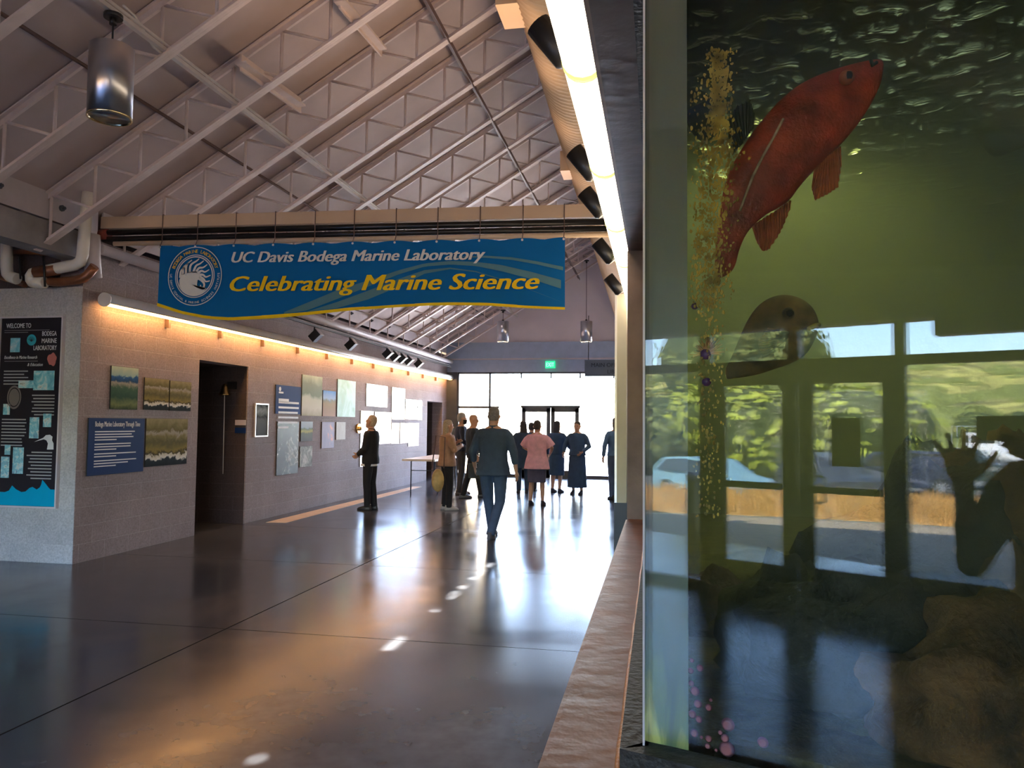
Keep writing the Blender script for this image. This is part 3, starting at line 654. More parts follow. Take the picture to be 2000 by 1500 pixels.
pw = ['pale glossy picture highest on the wall beyond the standing woman', 'tall pale glossy picture behind the standing woman, left one', 'wide pale glossy picture behind the head of the standing woman', 'tallest pale glossy picture in the group near the far doorway', 'squarish pale glossy picture in the upper row near the far doorway', 'narrowest pale glossy picture at the upper right of the group',
      'pale glossy picture in the lower row, left of three', 'pale glossy picture in the lower row, middle of three', 'pale glossy picture in the lower row, right of three']
M['shinyp'] = pm('glossy_laminate', (.72, .74, .76), .12, var=.08, scale=3, coat=1)
M['shinyp'].node_tree.nodes['Principled BSDF'].inputs['Coat IOR'].default_value = 1.6
for lb, q in zip(pw, ((716, 749, 793.5, 757), (705, 802, 912, 730), (732, 804, 868, 764), (766, 756, 819, 791), (792, 779, 819, 815), (816, 781.5, 820, 824.6), (765, 826, 867, 780), (782, 826, 866, 797), (798, 826, 872, 818))):
    poster('wall_picture', lb, q, M['shinyp'])
M['brass'] = pm('brass', (.75, .52, .20), .25, 1)
p = onX(700, 837, XL+.02); tb = thing('brass_fitting', 'small round brass fitting on the wall behind the standing woman', 'fitting', p)
MB().tube([(-.02, 0, 0), (.02, 0, 0)], .10, 16).build('plate', M['brass'], tb); MB().ball((.03, 0, 0), .05).build('knob', M['brass'], tb)
# door signs and bell in the doorway
def onJ(x, y): return onY(x, y, 10.95)
p = onJ(448, 758); t = thing('ship_bell', 'small brass ship bell with pull rope in the dark doorway', 'bell', p)
MB().box((-.02, -.03, -.02), (.12, .01, .10)).build('bracket', M['black'], t)
rr = [(.02, .06), (.035, .04), (.05, 0), (.06, -.05), (.085, -.10), (.09, -.115)]
MB().loft([[(-.03+a*cos(2*pi*k/14), -.08+a*sin(2*pi*k/14), z) for k in range(14)] for a, z in rr]).build('bell_body', M['brass'], t)
q_ = onJ(441, 925); MB().tube([(-.03, -.08, -.1), (q_.x-p.x, -.08, q_.z-p.z)], .006, 6).build('rope', M['pvc'], t)
a = onJ(460, 820); b = onJ(480, 846)
t = thing('door_sign', 'small two tone room sign inside the dark doorway', 'sign', a)
MB().box((0, -.012, 0), (b.x-a.x, .0, .10*(a.z-b.z)/.25*-1)).build('pale_plate', M['plate'], t)
MB().box((0, -.012, -.12), (b.x-a.x, .0, (b.z-a.z)*1.0)).build('blue_plate', navy, t)
# =============== welcome panel ===============
YW = YC-.03
pa = onY(8, 623, YW); pb = onY(105, 990, YW); pr_ = onY(123, 620, YW)
x0, x1, z1_, z0_ = onY(4, 623, YW).x, pr_.x, pr_.z, pb.z
wt = thing('welcome_panel', 'tall dark welcome panel with white frame, teal waves and small pictures', 'sign', (x0, YW, z0_))
Wd, Ht = x1-x0, z1_-z0_
dark = flat('panel_dark', (.032, .027, .034), .25, .3)
MB().box((0, 0, 0), (Wd, .025, Ht)).build('board', dark, wt)
f = MB(); s = .018
for bx in (((-s, -.02, -s), (0, .025, Ht+s)), ((Wd-.0, -.02, -s), (Wd+s, .025, Ht+s)), ((0, -.02, Ht), (Wd, .025, Ht+s)), ((0, -.02, -s), (Wd, .025, 0))): f.box(*bx)
f.build('frame', flat('panel_frame', (.62, .58, .62), .3), wt)
def wp(x, y): # picture point to panel coordinates
    q = onY(x, y, YW); return q.x-x0, q.z-z0_
tm = MB()
def wt_text(s_, x, y, size, align='LEFT', shear=0, bold=.01, wpx=None):
    u, v = wp(x, y); wd = None
    if wpx: u2, _ = wp(x+wpx, y); wd = u2-u
    put_text(tm, s_, (u, -.003, v), (1, 0, 0), UZ, size, bold, shear, align, 1, wd)
wt_text('WELCOME TO', 13, 641, .075, wpx=48, bold=.025)
wt_text('BODEGA', 83, 656, .075, wpx=28, bold=.025); wt_text('MARINE', 82, 670, .075, wpx=29, bold=.025); wt_text('LABORATORY', 66, 684, .075, wpx=45, bold=.025)
wt_text('Excellence in Marine Research', 9, 701, .05, shear=.3, wpx=64, bold=.02); wt_text('& Education', 54, 715, .05, shear=.3, wpx=30, bold=.02)
tm.build('lettering', whitep, wt)
ml = MB()
for (xa, ya, xb, n, r_) in ((8, 725, 57, 5, 0), (60, 772, 107, 7, 1), (4, 819, 53, 9, 0), (52, 883, 102, 9, 1)):
    u0, v0 = wp(xa, ya); u1, _ = wp(xb, ya); rn = random.Random(xa)
    for k in range(n):
        L_ = (u1-u0)*(1-rn.random()*.2); a, b = (u0, u0+L_) if not r_ else (u1-L_, u1)
        ml.box((a, -.002, v0-k*.036-.007), (b, -.001, v0-k*.036+.006))
for ya, xb in ((646, 97), (650, 55), (706, 74)):
    u0, v0 = wp(9, ya); u1, _ = wp(xb, ya); ml.box((u0, -.002, v0), (u1, -.001, v0+.004))
ml.build('text_lines', flat('panel_text', (.40, .40, .42), .5), wt)
def wpic(xa, ya, xb, yb, mt, nm='small_picture'):
    u0, v0 = wp(xa, yb); u1, v1 = wp(xb, ya); MB().box((u0, -.003, v0), (u1, -.001, v1)).build(nm, mt, wt)
def sea(nm, a=(.03, .35, .55), sc=6): return picmat(nm, [(.3, a), (.5, (.25, .6, .7)), (.6, (.7, .75, .75)), (.7, (.10, .12, .10))], None, 0, 1, sc, .5)
for k, r_ in enumerate(((20, 660, 40, 688), (65, 724, 107, 762), (36, 743, 66, 758), (6, 789, 20, 810), (84, 808, 101, 834), (57, 815, 77, 856), (9, 869, 21, 888), (24, 874, 47, 925), (1, 892, 19, 933))): wpic(*r_, sea('sea_print', (.02+.03*k, .25, .40), 5+k*2))
u, v = wp(62, 664); dk = MB().tube([(u, -.004, v), (u, -.001, v)], 1, 4) if 0 else MB()
rw = (wp(71, 664)[0]-u); MB().loft([[(u+rw*cos(2*pi*k/24), yy_, v+rw*1.05*sin(2*pi*k/24)) for k in range(24)] for yy_ in (-.004, -.001)], smooth=False).build('round_emblem', flat('teal_emblem', (.05, .42, .52), .4), wt)
ev = MB()
for k in range(7): a = radians(20+k*22); ev.bar((u, -.005, v-rw*.3), (u+rw*.85*cos(a), -.005, v-rw*.2+rw*.85*sin(a)), .004, .002, (0, 1, 0))
ev.build('emblem_mark', M['black'], wt)
u, v = wp(102, 702); MB().loft([[(u+.055*(1+.15*sin(7*k))*cos(2*pi*k/24), yy_, v+.07*(1+.15*cos(5*k))*sin(2*pi*k/24)) for k in range(24)] for yy_ in (-.004, -.001)], smooth=False).build('red_mark', flat('red_print', (.55, .18, .16), .5), wt)
u, v = wp(28, 776)
for r0, r1, mm in ((.115, .095, 'seal'), (.085, .0, 'seal')):
    sm_ = MB(); sm_.strip([Vector((u+r0*.8*cos(2*pi*k/32), -.003, v+r0*1.15*sin(2*pi*k/32))) for k in range(33)], [Vector((u+r1*.8*cos(2*pi*k/32), -.003, v+r1*1.15*sin(2*pi*k/32))) for k in range(33)]); sm_.build('round_seal', flat('seal_print', (.20, .17, .17), .5), wt)
# heron head and waves
hp = [wp(*q) for q in ((67, 863), (85, 855), (90, 850), (98, 849), (103, 853), (102, 860), (105, 866), (105, 878), (92, 878), (94, 866), (91, 860), (86, 858))]
MB().poly([(a, -.003, b) for a, b in hp]).build('white_bird', whitep, wt)
wv = [(0, 960), (10, 961), (18, 958), (24, 948), (31, 955), (42, 961), (50, 960), (58, 953), (64, 951), (72, 956), (78, 952), (81, 946), (83, 937), (89, 944), (95, 952), (99, 956)]
top = [wp(*q) for q in wv]; top[0] = (.0, top[0][1]); top.append((Wd-.002, top[-1][1]))
MB().strip([Vector((a, -.003, b)) for a, b in top], [Vector((a, -.003, .002)) for a, b in top]).build('teal_waves', flat('wave_print', (.005, .36, .58), .35), wt)
# =============== exit sign, hanging sign, post, table, bin ===============
a = onY(1065, 705, YF-.12); b = onY(1084, 719, YF-.12)
t = thing('exit_sign', 'small green exit sign above the far glass doors', 'sign', a)
MB().box((0, 0, 0), (b.x-a.x, .06, b.z-a.z)).build('sign_box', emat('exit_green', (.02, .55, .22), .55), t)
tm = put_text(MB(), 'EXIT', (.03, -.003, b.z-a.z+.045), (1, 0, 0), UZ, .17, .03, 0, 'LEFT', 1, b.x-a.x-.06); tm.build('lettering', emat('exit_letters', (.25, .9, .5), .8), t)
YS = 20.6
a = onY(1142, 703, YS); b = onY(1206, 735, YS)
t = thing('hanging_sign', 'blue grey hanging sign reading main office and library near the far wall', 'sign', (a.x, YS, b.z))
hh = a.z-b.z; MB().box((0, 0, 0), (1.25, .04, hh)).build('sign_board', flat('sign_blue', (.10, .13, .19), .5), t)
tm = MB(); put_text(tm, 'MAIN OFFICE', (.17, -.003, hh-.19), (1, 0, 0), UZ, .15, .02); put_text(tm, 'LIBRARY', (.60, -.003, hh-.37), (1, 0, 0), UZ, .15, .02)
tm.build('lettering', flat('sign_letters', (.03, .04, .06), .5), t)
MB().tube([(.1, .02, hh), (.1, .02, hh+1.2)], .01, 6).tube([(1.1, .02, hh), (1.1, .02, hh+1.6)], .01, 6).build('hanging_rod', M['black'], t)
pt = thing('white_post', 'pale upright post at the end of the glowing tube lamp', 'post', (-.43, 8.9, 0))
zt = onY(1215, 574, 8.9).z; zb = onY(1215, 982, 8.9).z
MB().box((-.05, 0, zb), (.06, .25, zt)).build('post_body', flat('post_cream', (.62, .60, .48), .35), pt)
MB().box((-.075, -.01, zb), (-.05, .25, zt)).build('metal_edge', M['steelw'], pt)
MB().box((-.08, 0, 0), (.2, .5, zb)).build('base', M['black'], pt)
t = thing('folding_table', 'white plastic folding table by the far doorway', 'table', (-5.25, 16.6, 0))
tz = .77
MB().box((-.38, -.2, tz-.045), (.38, 2.3, tz)).build('tabletop', flat('table_plastic', (.62, .58, .52), .45), t)
for sy in (.15, 1.95):
    for sx in (-.28, .28): MB().tube([(sx, sy, tz-.05), (sx, sy, .35), (sx*1.15, sy+(.12 if sy < 1 else -.12), 0)], .015, 8).build('leg', M['trimdark'], t)
    MB().tube([(-.28, sy, .5), (.28, sy, .5)], .01, 6).build('crossbar', M['trimdark'], t)
a = onZ(1184, 976, 0)
t = thing('waste_bin', 'tall dark waste bin at the right near the far doors', 'bin', (a.x+.22, a.y+1.1, 0))
MB().box((-.2, -.2, 0), (.24, .24, .78)).build('bin_body', M['trimdark'], t); MB().box((-.22, -.22, .78), (.26, .26, .84)).build('bin_lid', M['black'], t)
# =============== people ===============
V = Vector
M['skin'] = pm('skin', (.50, .29, .20), .5, var=.08, scale=20); M['eye'] = flat('eye', (.05, .04, .04), .2)
def ell(c, rx, ry, n=18, tilt=0): return [V((c[0]+rx*cos(2*pi*k/n), c[1]+ry*sin(2*pi*k/n), c[2]+tilt*sin(2*pi*k/n))) for k in range(n)]
def hand(mb, w, d, palm, side, spread=.12, curl=.35, s=1.0):
    """palm and five fingers from the wrist w along d; palm = palm facing direction"""
    w = V(w); d = V(d).normalized(); pn = V(palm); pn = (pn-d*pn.dot(d)).normalized(); sx = d.cross(pn)*side
    mb.tube([w-d*.03*s, w+d*.015*s, w+d*.05*s, w+d*.09*s], [(.027*s, .022*s), (.029*s, .018*s), (.040*s, .015*s), (.040*s, .013*s)], 12) if 0 else None
    rings = []
    for t_, hw, ht in ((-.03, .026, .021), (.01, .028, .018), (.045, .040, .016), (.09, .041, .012)):
        rings.append([w+d*(t_*s)+sx*(hw*s*cos(2*pi*k/14))+pn*(ht*s*sin(2*pi*k/14)) for k in range(14)])
    mb.loft(rings)
    for j, (o, L_) in enumerate(((.031, .070), (.011, .080), (-.011, .074), (-.030, .058))):
        a = spread*(1.5-j); dd = (d*cos(a)+sx*sin(a)).normalized(); p0 = w+d*.080*s+sx*o*s; P = [p0]
        for q in range(3):
            cc = curl*(q+.4); dirn = (dd*cos(cc)+pn*sin(cc)).normalized(); P.append(P[-1]+dirn*L_*s*(.42, .33, .25)[q])
        mb.tube(P, [.0095*s, .009*s, .0083*s, .0068*s], 8)
    t0 = w+d*.025*s+sx*.028*s; td = (d*.62+sx*.75+pn*.15).normalized()
    mb.tube([t0, t0+td*.035*s, t0+td*.06*s+d*.006*s, t0+td*.08*s+d*.016*s], [.013*s, .0115*s, .0105*s, .008*s], 8)
def person(label, pos, rz, h=1.7, top=(.02, .02, .03), bot=(.02, .02, .03), shoe=(.02, .02, .02), hair=(.1, .08, .06), hairlen=0, w=1.0,
           armL=None, armR=None, footL=None, footR=None, kneeL=None, kneeR=None, sleeve=1.0, skirt=None, topz=.88, lean=0, headtilt=0, headturn=0, vox=.012, handspread=.1, palmL=None, hood=False, tops='jacket', handdirL=None, belly=0, skinm=None, collar=None, wide=0):
    k = h/1.72; t = thing('person', label, 'person', pos, rz, 'people standing in the hall')
    sm_ = skinm or M['skin']
    def J(p): return V((p[0]*k*w if abs(p[0]) < .3 else p[0]*k, p[1]*k, p[2]*k))
    def sp(z): return lean*max(0, z-.95)*k                       # forward lean of the spine
    aL = armL or ((-.255, -.03, 1.14), (-.25, .04, .90)); aR = armR or ((.255, -.03, 1.14), (.25, .04, .90))
    fL = footL or (-.10, 0, 0); fR = footR or (.10, 0, 0)
    def leg(f, kn, sx):
        hip = J((sx*.09, 0, .90)); foot = V(f)*k; ank = foot+V((0, -.03*k, .085*k))
        knee = V(kn)*k if kn else hip.lerp(ank, .5)+V((0, .03*k, 0)); return hip, knee, ank, foot
    legs = [leg(fL, kneeL, -1), leg(fR, kneeR, 1)]
    sh = [J((-.160, sp(1.42)/k, 1.385)), J((.160, sp(1.42)/k, 1.385))]
    arms = [(sh[0], J(aL[0]), J(aL[1])), (sh[1], J(aR[0]), J(aR[1]))]
    def torso(mb, g, z0=.84, z1=1.5, fl=0):
        R_ = []
        for z, rx, ry in ((.80, .14, .10), (.84, .158, .112), (.92, .165, .118), (1.02, .145+belly*.3, .105+belly), (1.12, .145+belly*.2, .108+belly), (1.24, .160, .115), (1.34, .172, .112), (1.40, .155, .10), (1.44, .115, .08), (1.475, .065, .062)):
            if z0 <= z <= z1:
                gg = g+fl*max(0, (1.1-z)); R_.append(ell((0, sp(z), z*k), (rx*w+gg)*k, (ry+gg)*k))
        mb.loft(R_)
    hc = V((0, sp(1.6)+.015*k, 1.60*k)); ht = Matrix.Rotation(headturn, 3, 'Z') @ Matrix.Rotation(headtilt, 3, 'X')
    def HP(p): return hc + ht @ (V(p)*k)
    b = MB(); torso(b, 0)
    b.tube([V((0, sp(1.44), 1.44*k)), HP((0, -.01, -.06))], [.055*k, .052*k], 12)
    rings = []
    for z, rx, ry, oy in ((-.125, .03, .03, .035), (-.11, .048, .05, .025), (-.07, .062, .075, .01), (-.02, .070, .088, .0), (.03, .074, .094, -.005), (.08, .066, .084, -.008), (.11, .045, .058, -.008), (.122, .02, .025, -.008)):
        rings.append([HP((rx*cos(2*pi*q/18), oy+ry*sin(2*pi*q/18), z)) for q in range(18)])
    b.loft(rings)
    b.loft([[HP((x_*s_, y_, z_)) for x_, y_, z_ in ((1, 0, 0),)] for s_ in ()]) if 0 else None
    b.tube([HP((0, .082, .015)), HP((0, .108, -.022)), HP((0, .085, -.032))], [.008*k, .014*k, .01*k], 8)
    b.tube([HP((-.022, .080, -.058)), HP((.022, .080, -.058))], .008*k, 6)
    for s_ in (-1, 1): b.tube([HP((s_*.070, -.01, .02)), HP((s_*.082, -.012, 0)), HP((s_*.072, -.005, -.03))], [.012*k, .016*k, .009*k], 8)
    for i, (s0, e, wr) in enumerate(arms):
        b.tube([V((s0.x*.7, s0.y, s0.z+.01*k)), s0.lerp(e, .12), s0.lerp(e, .5), e, e.lerp(wr, .4), wr], [.042*k, .050*k, .045*k, .038*k, .037*k, .026*k], 12)
        d = (wr-e).normalized(); sd = -1 if i == 0 else 1
        if i == 0 and handdirL: d = V(handdirL)
        pl = V(palmL) if (palmL and i == 0) else V((-sd, .2, 0))
        hand(b, wr, d, pl, 1 if i else -1, handspread if i == 0 else .08, .35 if handspread < .2 else .08, k*(1.15 if handspread > .2 else 1))
    for hip, knee, ank, foot in legs:
        b.tube([hip, hip.lerp(knee, .5), knee, knee.lerp(ank, .35), ank], [.085*k, .072*k, .052*k, .052*k, .036*k], 12)
        b.tube([foot+V((0, -.06*k, .035*k)), foot+V((0, .05*k, .04*k)), foot+V((0, .15*k, .025*k))], [.032*k, .036*k, .024*k], 10)
    remesh(b.build('body', sm_, t), vox, 2)
    for s_ in (-1, 1): MB().ball(HP((s_*.028, .086, .012)), .0105*k, 8, 6).build('eye', M['eye'], t)
    # clothes
    cm_ = MB(); mt = pm('cloth_top', top, .85, var=.12, scale=14, bump=.2)
    torso(cm_, .022+wide*.3, min(.92, max(.84, topz-.02)) if topz > .8 else .84, 1.46, .03+wide)
    if topz < .84: cm_.loft([ell((0, 0, topz*k), (.19+wide)*k*w, (.14+wide)*k), ell((0, 0, .9*k), (.18+wide*.7)*k*w, (.135+wide*.5)*k)])
    for s0, e, wr in arms:
        if sleeve > .5:
            end = e.lerp(wr, (sleeve-.5)*2*.92); cm_.tube([V((s0.x*.62, s0.y, s0.z+.022*k)), V((s0.x*.92, s0.y, s0.z+.006)), s0.lerp(e, .22), s0.lerp(e, .5), e, end], [.045*k, .058*k, (.066+wide*.3)*k, (.055+wide*.4)*k, (.050+wide*.3)*k, .042*k], 12)
        else: cm_.tube([V((s0.x*.62, s0.y, s0.z+.022*k)), V((s0.x*.92, s0.y, s0.z+.006)), s0.lerp(e, .25), s0.lerp(e, sleeve*2)], [.045*k, .058*k, (.066+wide*.3)*k, (.070+wide*.5)*k], 12)
    cm_.tube([V((0, sp(1.43), 1.43*k)), V((0, sp(1.48), 1.485*k))], [.078*k, .066*k], 12)
    remesh(cm_.build(tops, mt, t), max(vox, .012), 3)
    bm_ = MB(); mb_ = pm('cloth_bottom', bot, .85, var=.12, scale=14, bump=.2)
    if skirt:
        zb, rb = skirt
        bm_.loft([ell((0, 0, 1.0*k), .155*k*w, .115*k), ell((0, 0, .88*k), .185*k*w, .14*k), ell((0, .0, (zb+.02)*k), rb*k, rb*.75*k), ell((0, 0, zb*k), rb*k*.98, rb*.74*k)])
        bm_.build('skirt', mb_, t)
    else:
        bm_.loft([ell((0, 0, z*k), (rx*w+.012)*k, (ry+.012)*k) for z, rx, ry in ((.82, .15, .11), (.92, .166, .12), (1.0, .15, .108))])
        for hip, knee, ank, foot in legs:
            bm_.tube([hip, hip.lerp(knee, .5), knee, knee.lerp(ank, .4), ank+V((0, .01, -.03*k))], [.100*k, .088*k, .070*k, .066*k, .060*k], 12)
        remesh(bm_.build('trousers', mb_, t), max(vox, .012), 3)
    sh_ = pm('shoe_leather', shoe, .5, var=.1)
    for hip, knee, ank, foot in legs:
        s_ = MB(); s_.loft([[foot+V((x_*k*cos(2*pi*q/14), (y_+.125*sin(2*pi*q/14)*f_2)*k, z_*k)) for q in range(14)] for z_, x_, y_, f_2 in ((.0, .044, .04, 1.12), (.025, .048, .04, 1.15), (.05, .044, .03, 1.0), (.08, .038, -.02, .55), (.10, .036, -.035, .42))])
        s_.build('shoe', sh_, t)
    hm = pm('hair', hair, .7, var=.35, scale=60, bump=.5)
    hb = MB()
    if hairlen >= 0:
        hr = []
        for z, rx, ry, oy in ((-.06, .060, .045, -.046), (-.01, .074, .070, -.032), (.04, .079, .093, -.016), (.085, .072, .088, -.010), (.115, .054, .068, -.01), (.130, .030, .04, -.01), (.135, .01, .012, -.01)):
            hr.append([HP((rx*cos(2*pi*q/18), oy+ry*sin(2*pi*q/18), z)) for q in range(18)])
        hb.loft(hr)
    if hairlen > 0:
        hb.loft([[HP((rx*cos(2*pi*q/16), oy+ry*sin(2*pi*q/16), z)) for q in range(16)] for z, rx, ry, oy in ((.05, .08, .07, -.03), (-.05, .086, .062, -.045), (-.12, .088, .055, -.055), (-.12-hairlen*.6, .095, .045, -.07), (-.13-hairlen, .05, .025, -.075))])
    if hb.v: remesh(hb.build('hair', hm, t), .011, 1)
    return t, HP, k
def seat(x, y): return tuple(onZ(x, y, 0))
LONG = .06
# woman by the wall, in profile, looking up
t, HP, k = person('person with short fair hair in black jacket looking up at the wall pictures', seat(722, 996), radians(86), 1.70, (.010, .011, .014), (.010, .010, .013), (.03, .028, .028), (.55, .42, .30), 0, .95,
    armL=((-.235, .02, 1.13), (-.07, .23, 1.0)), armR=((.235, .02, 1.13), (.05, .24, 1.0)), footL=(-.08, .03, 0), footR=(.08, -.03, 0), headtilt=.32, topz=.84, lean=-.02, wide=.02)
MB().loft([ell((0, .02, z*k), .175*k, .15*k) for z in (.80, .84)]).build('shirt_hem', M['white'], t)
# tan jacket
t, HP, k = person('person with long fair hair in tan jacket and black trousers, arms folded', seat(872, 996), radians(-62), 1.63, (.36, .22, .15), (.012, .012, .015), (.36, .33, .31), (.42, .34, .25), .16, 1.3,
    armL=((-.26, .06, 1.18), (-.05, .22, 1.30)), armR=((.26, .06, 1.16), (.08, .24, 1.22)), footL=(-.11, 0, 0), footR=(.10, .04, 0), topz=.86, wide=.06)
tb = thing('handbag', 'yellowish round handbag hanging beside the person in the tan jacket', 'bag', onD(855, 938, 12.9)); tb.rotation_euler = (0, 0, .4)
MB().loft([[V((.10*sc*cos(2*pi*q/20), y_, .19*sc*sin(2*pi*q/20))) for q in range(20)] for y_, sc in ((-.07, .7), (-.05, 1), (.05, 1), (.07, .7))]).build('bag_body', pm('bag_leather', (.52, .36, .14), .6, var=.3, scale=8), tb)
MB().tube([(-.1, 0, .2), (-.04, .02, .75), (.12, .05, .72), (.1, 0, .2)], .01, 6).build('strap', M['brownpipe'], tb)
# masked man
t, HP, k = person('tall person with grey hair and black face mask in navy jacket behind the tan jacket', seat(899, 966), radians(-68), 1.80, (.02, .03, .06), (.05, .045, .045), (.06, .035, .025), (.30, .29, .27), 0, 1.1,
    armL=((-.27, .0, 1.15), (-.14, .24, 1.08)), armR=((.27, 0, 1.15), (.22, .2, 1.0)), footL=(-.1, .05, 0), footR=(.1, -.02, 0))
MB().loft([[HP((rx*cos(pi*q/12), .02+ry*sin(pi*q/12), z)) for q in range(13)]+[HP((rx*.9*cos(pi*(12-q)/12), .02+ry*.9*sin(pi*(12-q)/12), z)) for q in range(13)] for z, rx, ry in ((-.115, .052, .072), (-.09, .066, .088), (-.05, .073, .098), (-.02, .074, .092))]).build('face_mask', M['black'], t)
# bald man
t, HP, k = person('balding person in dark jacket turned towards the glass doors, left of the walking figure', seat(922, 972), radians(-72), 1.76, (.018, .028, .045), (.015, .016, .02), (.07, .07, .08), (.35, .33, .30), -1, 1.15,
    armL=((-.27, 0, 1.14), (-.24, .1, .9)), armR=((.27, -.02, 1.14), (.25, .06, .88)), footL=(-.1, .22, 0), footR=(.1, -.18, 0), wide=.03)
MB().box((.17, -.10, .42*k), (.30, .18, .72*k)).build('shoulder_bag', M['black'], t)
# walking man
person('tall short haired person in dark shirt and blue jeans walking away towards the doors', seat(962, 1050), radians(-4), 1.80, (.045, .075, .125), (.06, .10, .18), (.09, .09, .11), (.22, .20, .19), 0, 1.12,  # bluish haze in front of him is put into the shirt colour
    armL=((-.25, -.03, 1.14), (-.26, .10, .93)), armR=((.25, -.02, 1.14), (.275, .02, .88)), footL=(-.05, .18, .0), footR=(.02, -.16, .0), kneeL=(-.10, .12, .48), kneeR=(.09, .03, .47), sleeve=.85, topz=.82, headtilt=-.12, wide=.03, vox=.010)
# group at the doors
person('person with long dark hair in dark coat, leftmost of the group at the glass doors', seat(1021, 963), radians(20), 1.64, (.03, .06, .12), (.03, .06, .12), (.015, .015, .02), (.03, .025, .03), .22, 1.05, topz=.6, wide=.03,
    armL=((-.24, .05, 1.14), (-.1, .22, 1.1)))
person('person with short dark hair mostly hidden behind the one in the pink shirt', (onZ(1038, 958, 0).x, 18.0, 0), radians(-10), 1.60, (.03, .03, .05), (.02, .02, .03), (.02, .02, .02), (.03, .03, .035), 0, .95)
person('person seen from behind in loose pink shirt and dark knee length skirt', seat(1048, 987), radians(-8), 1.64, (.75, .42, .52), (.08, .08, .14), (.03, .02, .03), (.035, .03, .03), 0, 1.1,
    armL=((-.30, .05, 1.17), (-.16, .24, 1.08)), armR=((.30, .06, 1.17), (.2, .22, 1.05)), footL=(-.12, -.02, 0), footR=(.12, .04, 0), sleeve=.44, skirt=(.47, .19), topz=.74, wide=.06, tops='shirt')
person('person with long dark hair in dark blue dress, right of the pink shirt', seat(1087, 962), radians(-25), 1.64, (.03, .07, .14), (.03, .07, .14), (.02, .02, .03), (.02, .02, .03), .2, 1.1, skirt=(.42, .2), wide=.02,
    armR=((.27, .04, 1.14), (.33, .2, 1.02)))
person('short haired person in ankle length dark coat, rightmost of the standing group', seat(1127, 966), radians(168), 1.64, (.04, .09, .18), (.03, .07, .15), (.02, .02, .03), (.06, .05, .05), 0, 1.08,
    armL=((-.28, .02, 1.14), (-.16, .17, 1.0)), armR=((.28, .02, 1.14), (.30, .12, .98)), skirt=(.17, .24), wide=.03)
person('person in blue jacket partly hidden by the pale post at the right', seat(1203, 976), radians(30), 1.72, (.08, .17, .35), (.06, .10, .2), (.02, .02, .02), (.04, .04, .05), .1, 1.1)
# the photographer behind the phone, seen in the tank glass
pc = V((.15, -.36, 0)); prz = radians(-8)
def inv(p): return Matrix.Rotation(-prz, 3, 'Z') @ (V(p)-pc)
kk = 1.76/1.72
wr = inv(mD(1884, 948, 2.43))/kk; el = inv(mD(1900, 1100, 2.50))/kk; tip = inv(mD(1862, 800, 2.40))/kk
ph = inv(CP+Rv*.16-Uv*.12-Fv*.14)/kk
dirL = Matrix.Rotation(0, 3, 'Z') @ (tip-wr); nb = Matrix.Rotation(-prz, 3, 'Z') @ (-GN)
t, HP, k = person('photographer in dark clothes with one raised open hand, mirrored in the tank glass', pc, prz, 1.76, (.02, .016, .015), (.012, .012, .014), (.02, .02, .02), (.03, .025, .02), .06, 1.0,
    armL=(tuple(el), tuple(wr)), armR=((.33, .08, 1.20), tuple(ph)), vox=.008, handspread=.27, palmL=tuple(nb), handdirL=tuple(dirL), sleeve=.80, wide=.03)
t['group'] = 'photographer'; del t['group']
o = one('phone', MB().obox((0, 0, 0), Rv, Uv, Fv, .075, .037, .004), M['black'], 'dark phone held up by the photographer, mirrored in the tank glass', 'phone')
o.location = CP-Fv*.016+Rv*.055
# =============== the tank ===============
def G(s, off, z): p = G0+GU*s+GN*off; return V((p.x, p.y, z))
TL = 3.9
def prism(mb, plan, z0, z1): return mb.poly([V((x, y, z0)) for x, y in plan], z1-z0, (0, 0, 1))
tank = thing('aquarium_tank', 'large aquarium tank with thick glass on the brown ledge at the right', 'aquarium', (0, 0, 0))
a0 = G(0, 0, 0); a1 = G(TL, 0, 0); b0 = G(.03, -.03, 0); b1 = G(TL, -.03, 0)
prism(MB(), [(a0.x, a0.y), (a1.x, a1.y), (b1.x, b1.y), (b0.x-.03, b0.y)], .98, 2.8).build('front_glass', M['tankglass'], tank)
mt, nt, p, L = nmat('acrylic_edge')
tc = N(nt, 'ShaderNodeTexCoord'); mp = N(nt, 'ShaderNodeMapping'); mp.inputs['Scale'].default_value = (18, 18, 3.2); L(tc.outputs['Object'], mp.inputs[0])
nz = N(nt, 'ShaderNodeTexNoise', i_Scale=1.0, i_Detail=4.0, i_Distortion=.8); L(mp.outputs[0], nz.inputs['Vector'])
sp = N(nt, 'ShaderNodeSeparateXYZ'); L(tc.outputs['Object'], sp.inputs[0])
mr = N(nt, 'ShaderNodeMapRange', i_1=1.0, i_2=1.42, i_3=1.0, i_4=0.0); L(sp.outputs[2], mr.inputs[0])
ml = N(nt, 'ShaderNodeMath', operation='MULTIPLY'); L(nz.outputs[0], ml.inputs[0]); L(mr.outputs[0], ml.inputs[1])
r = ramp(nt, [(0, (.14, .125, .115)), (.25, (.10, .12, .10)), (.42, (.17, .20, .09)), (.6, (.60, .54, .18))]); L(ml.outputs[0], r.inputs[0]); L(r.outputs[0], p.inputs['Base Color'])
p.inputs['Roughness'].default_value = .45; M['acrylic'] = mt
MB().box((-.028, 1.56, .98), (.055, 5.4, 2.8)).add([(-.028, 1.5, .98), (.052, 1.475, .98), (.055, 1.56, .98), (-.028, 1.56, .98), (-.028, 1.5, 2.8), (.052, 1.475, 2.8), (.055, 1.56, 2.8), (-.028, 1.56, 2.8)], [(0, 3, 2, 1), (4, 5, 6, 7), (0, 1, 5, 4), (1, 2, 6, 5), (3, 0, 4, 7)]).build('side_pane', M['acrylic'], tank)
MB().box((-.031, 1.478, .98), (-.027, 1.484, 2.8)).build('edge_bead', M['plate'], tank)
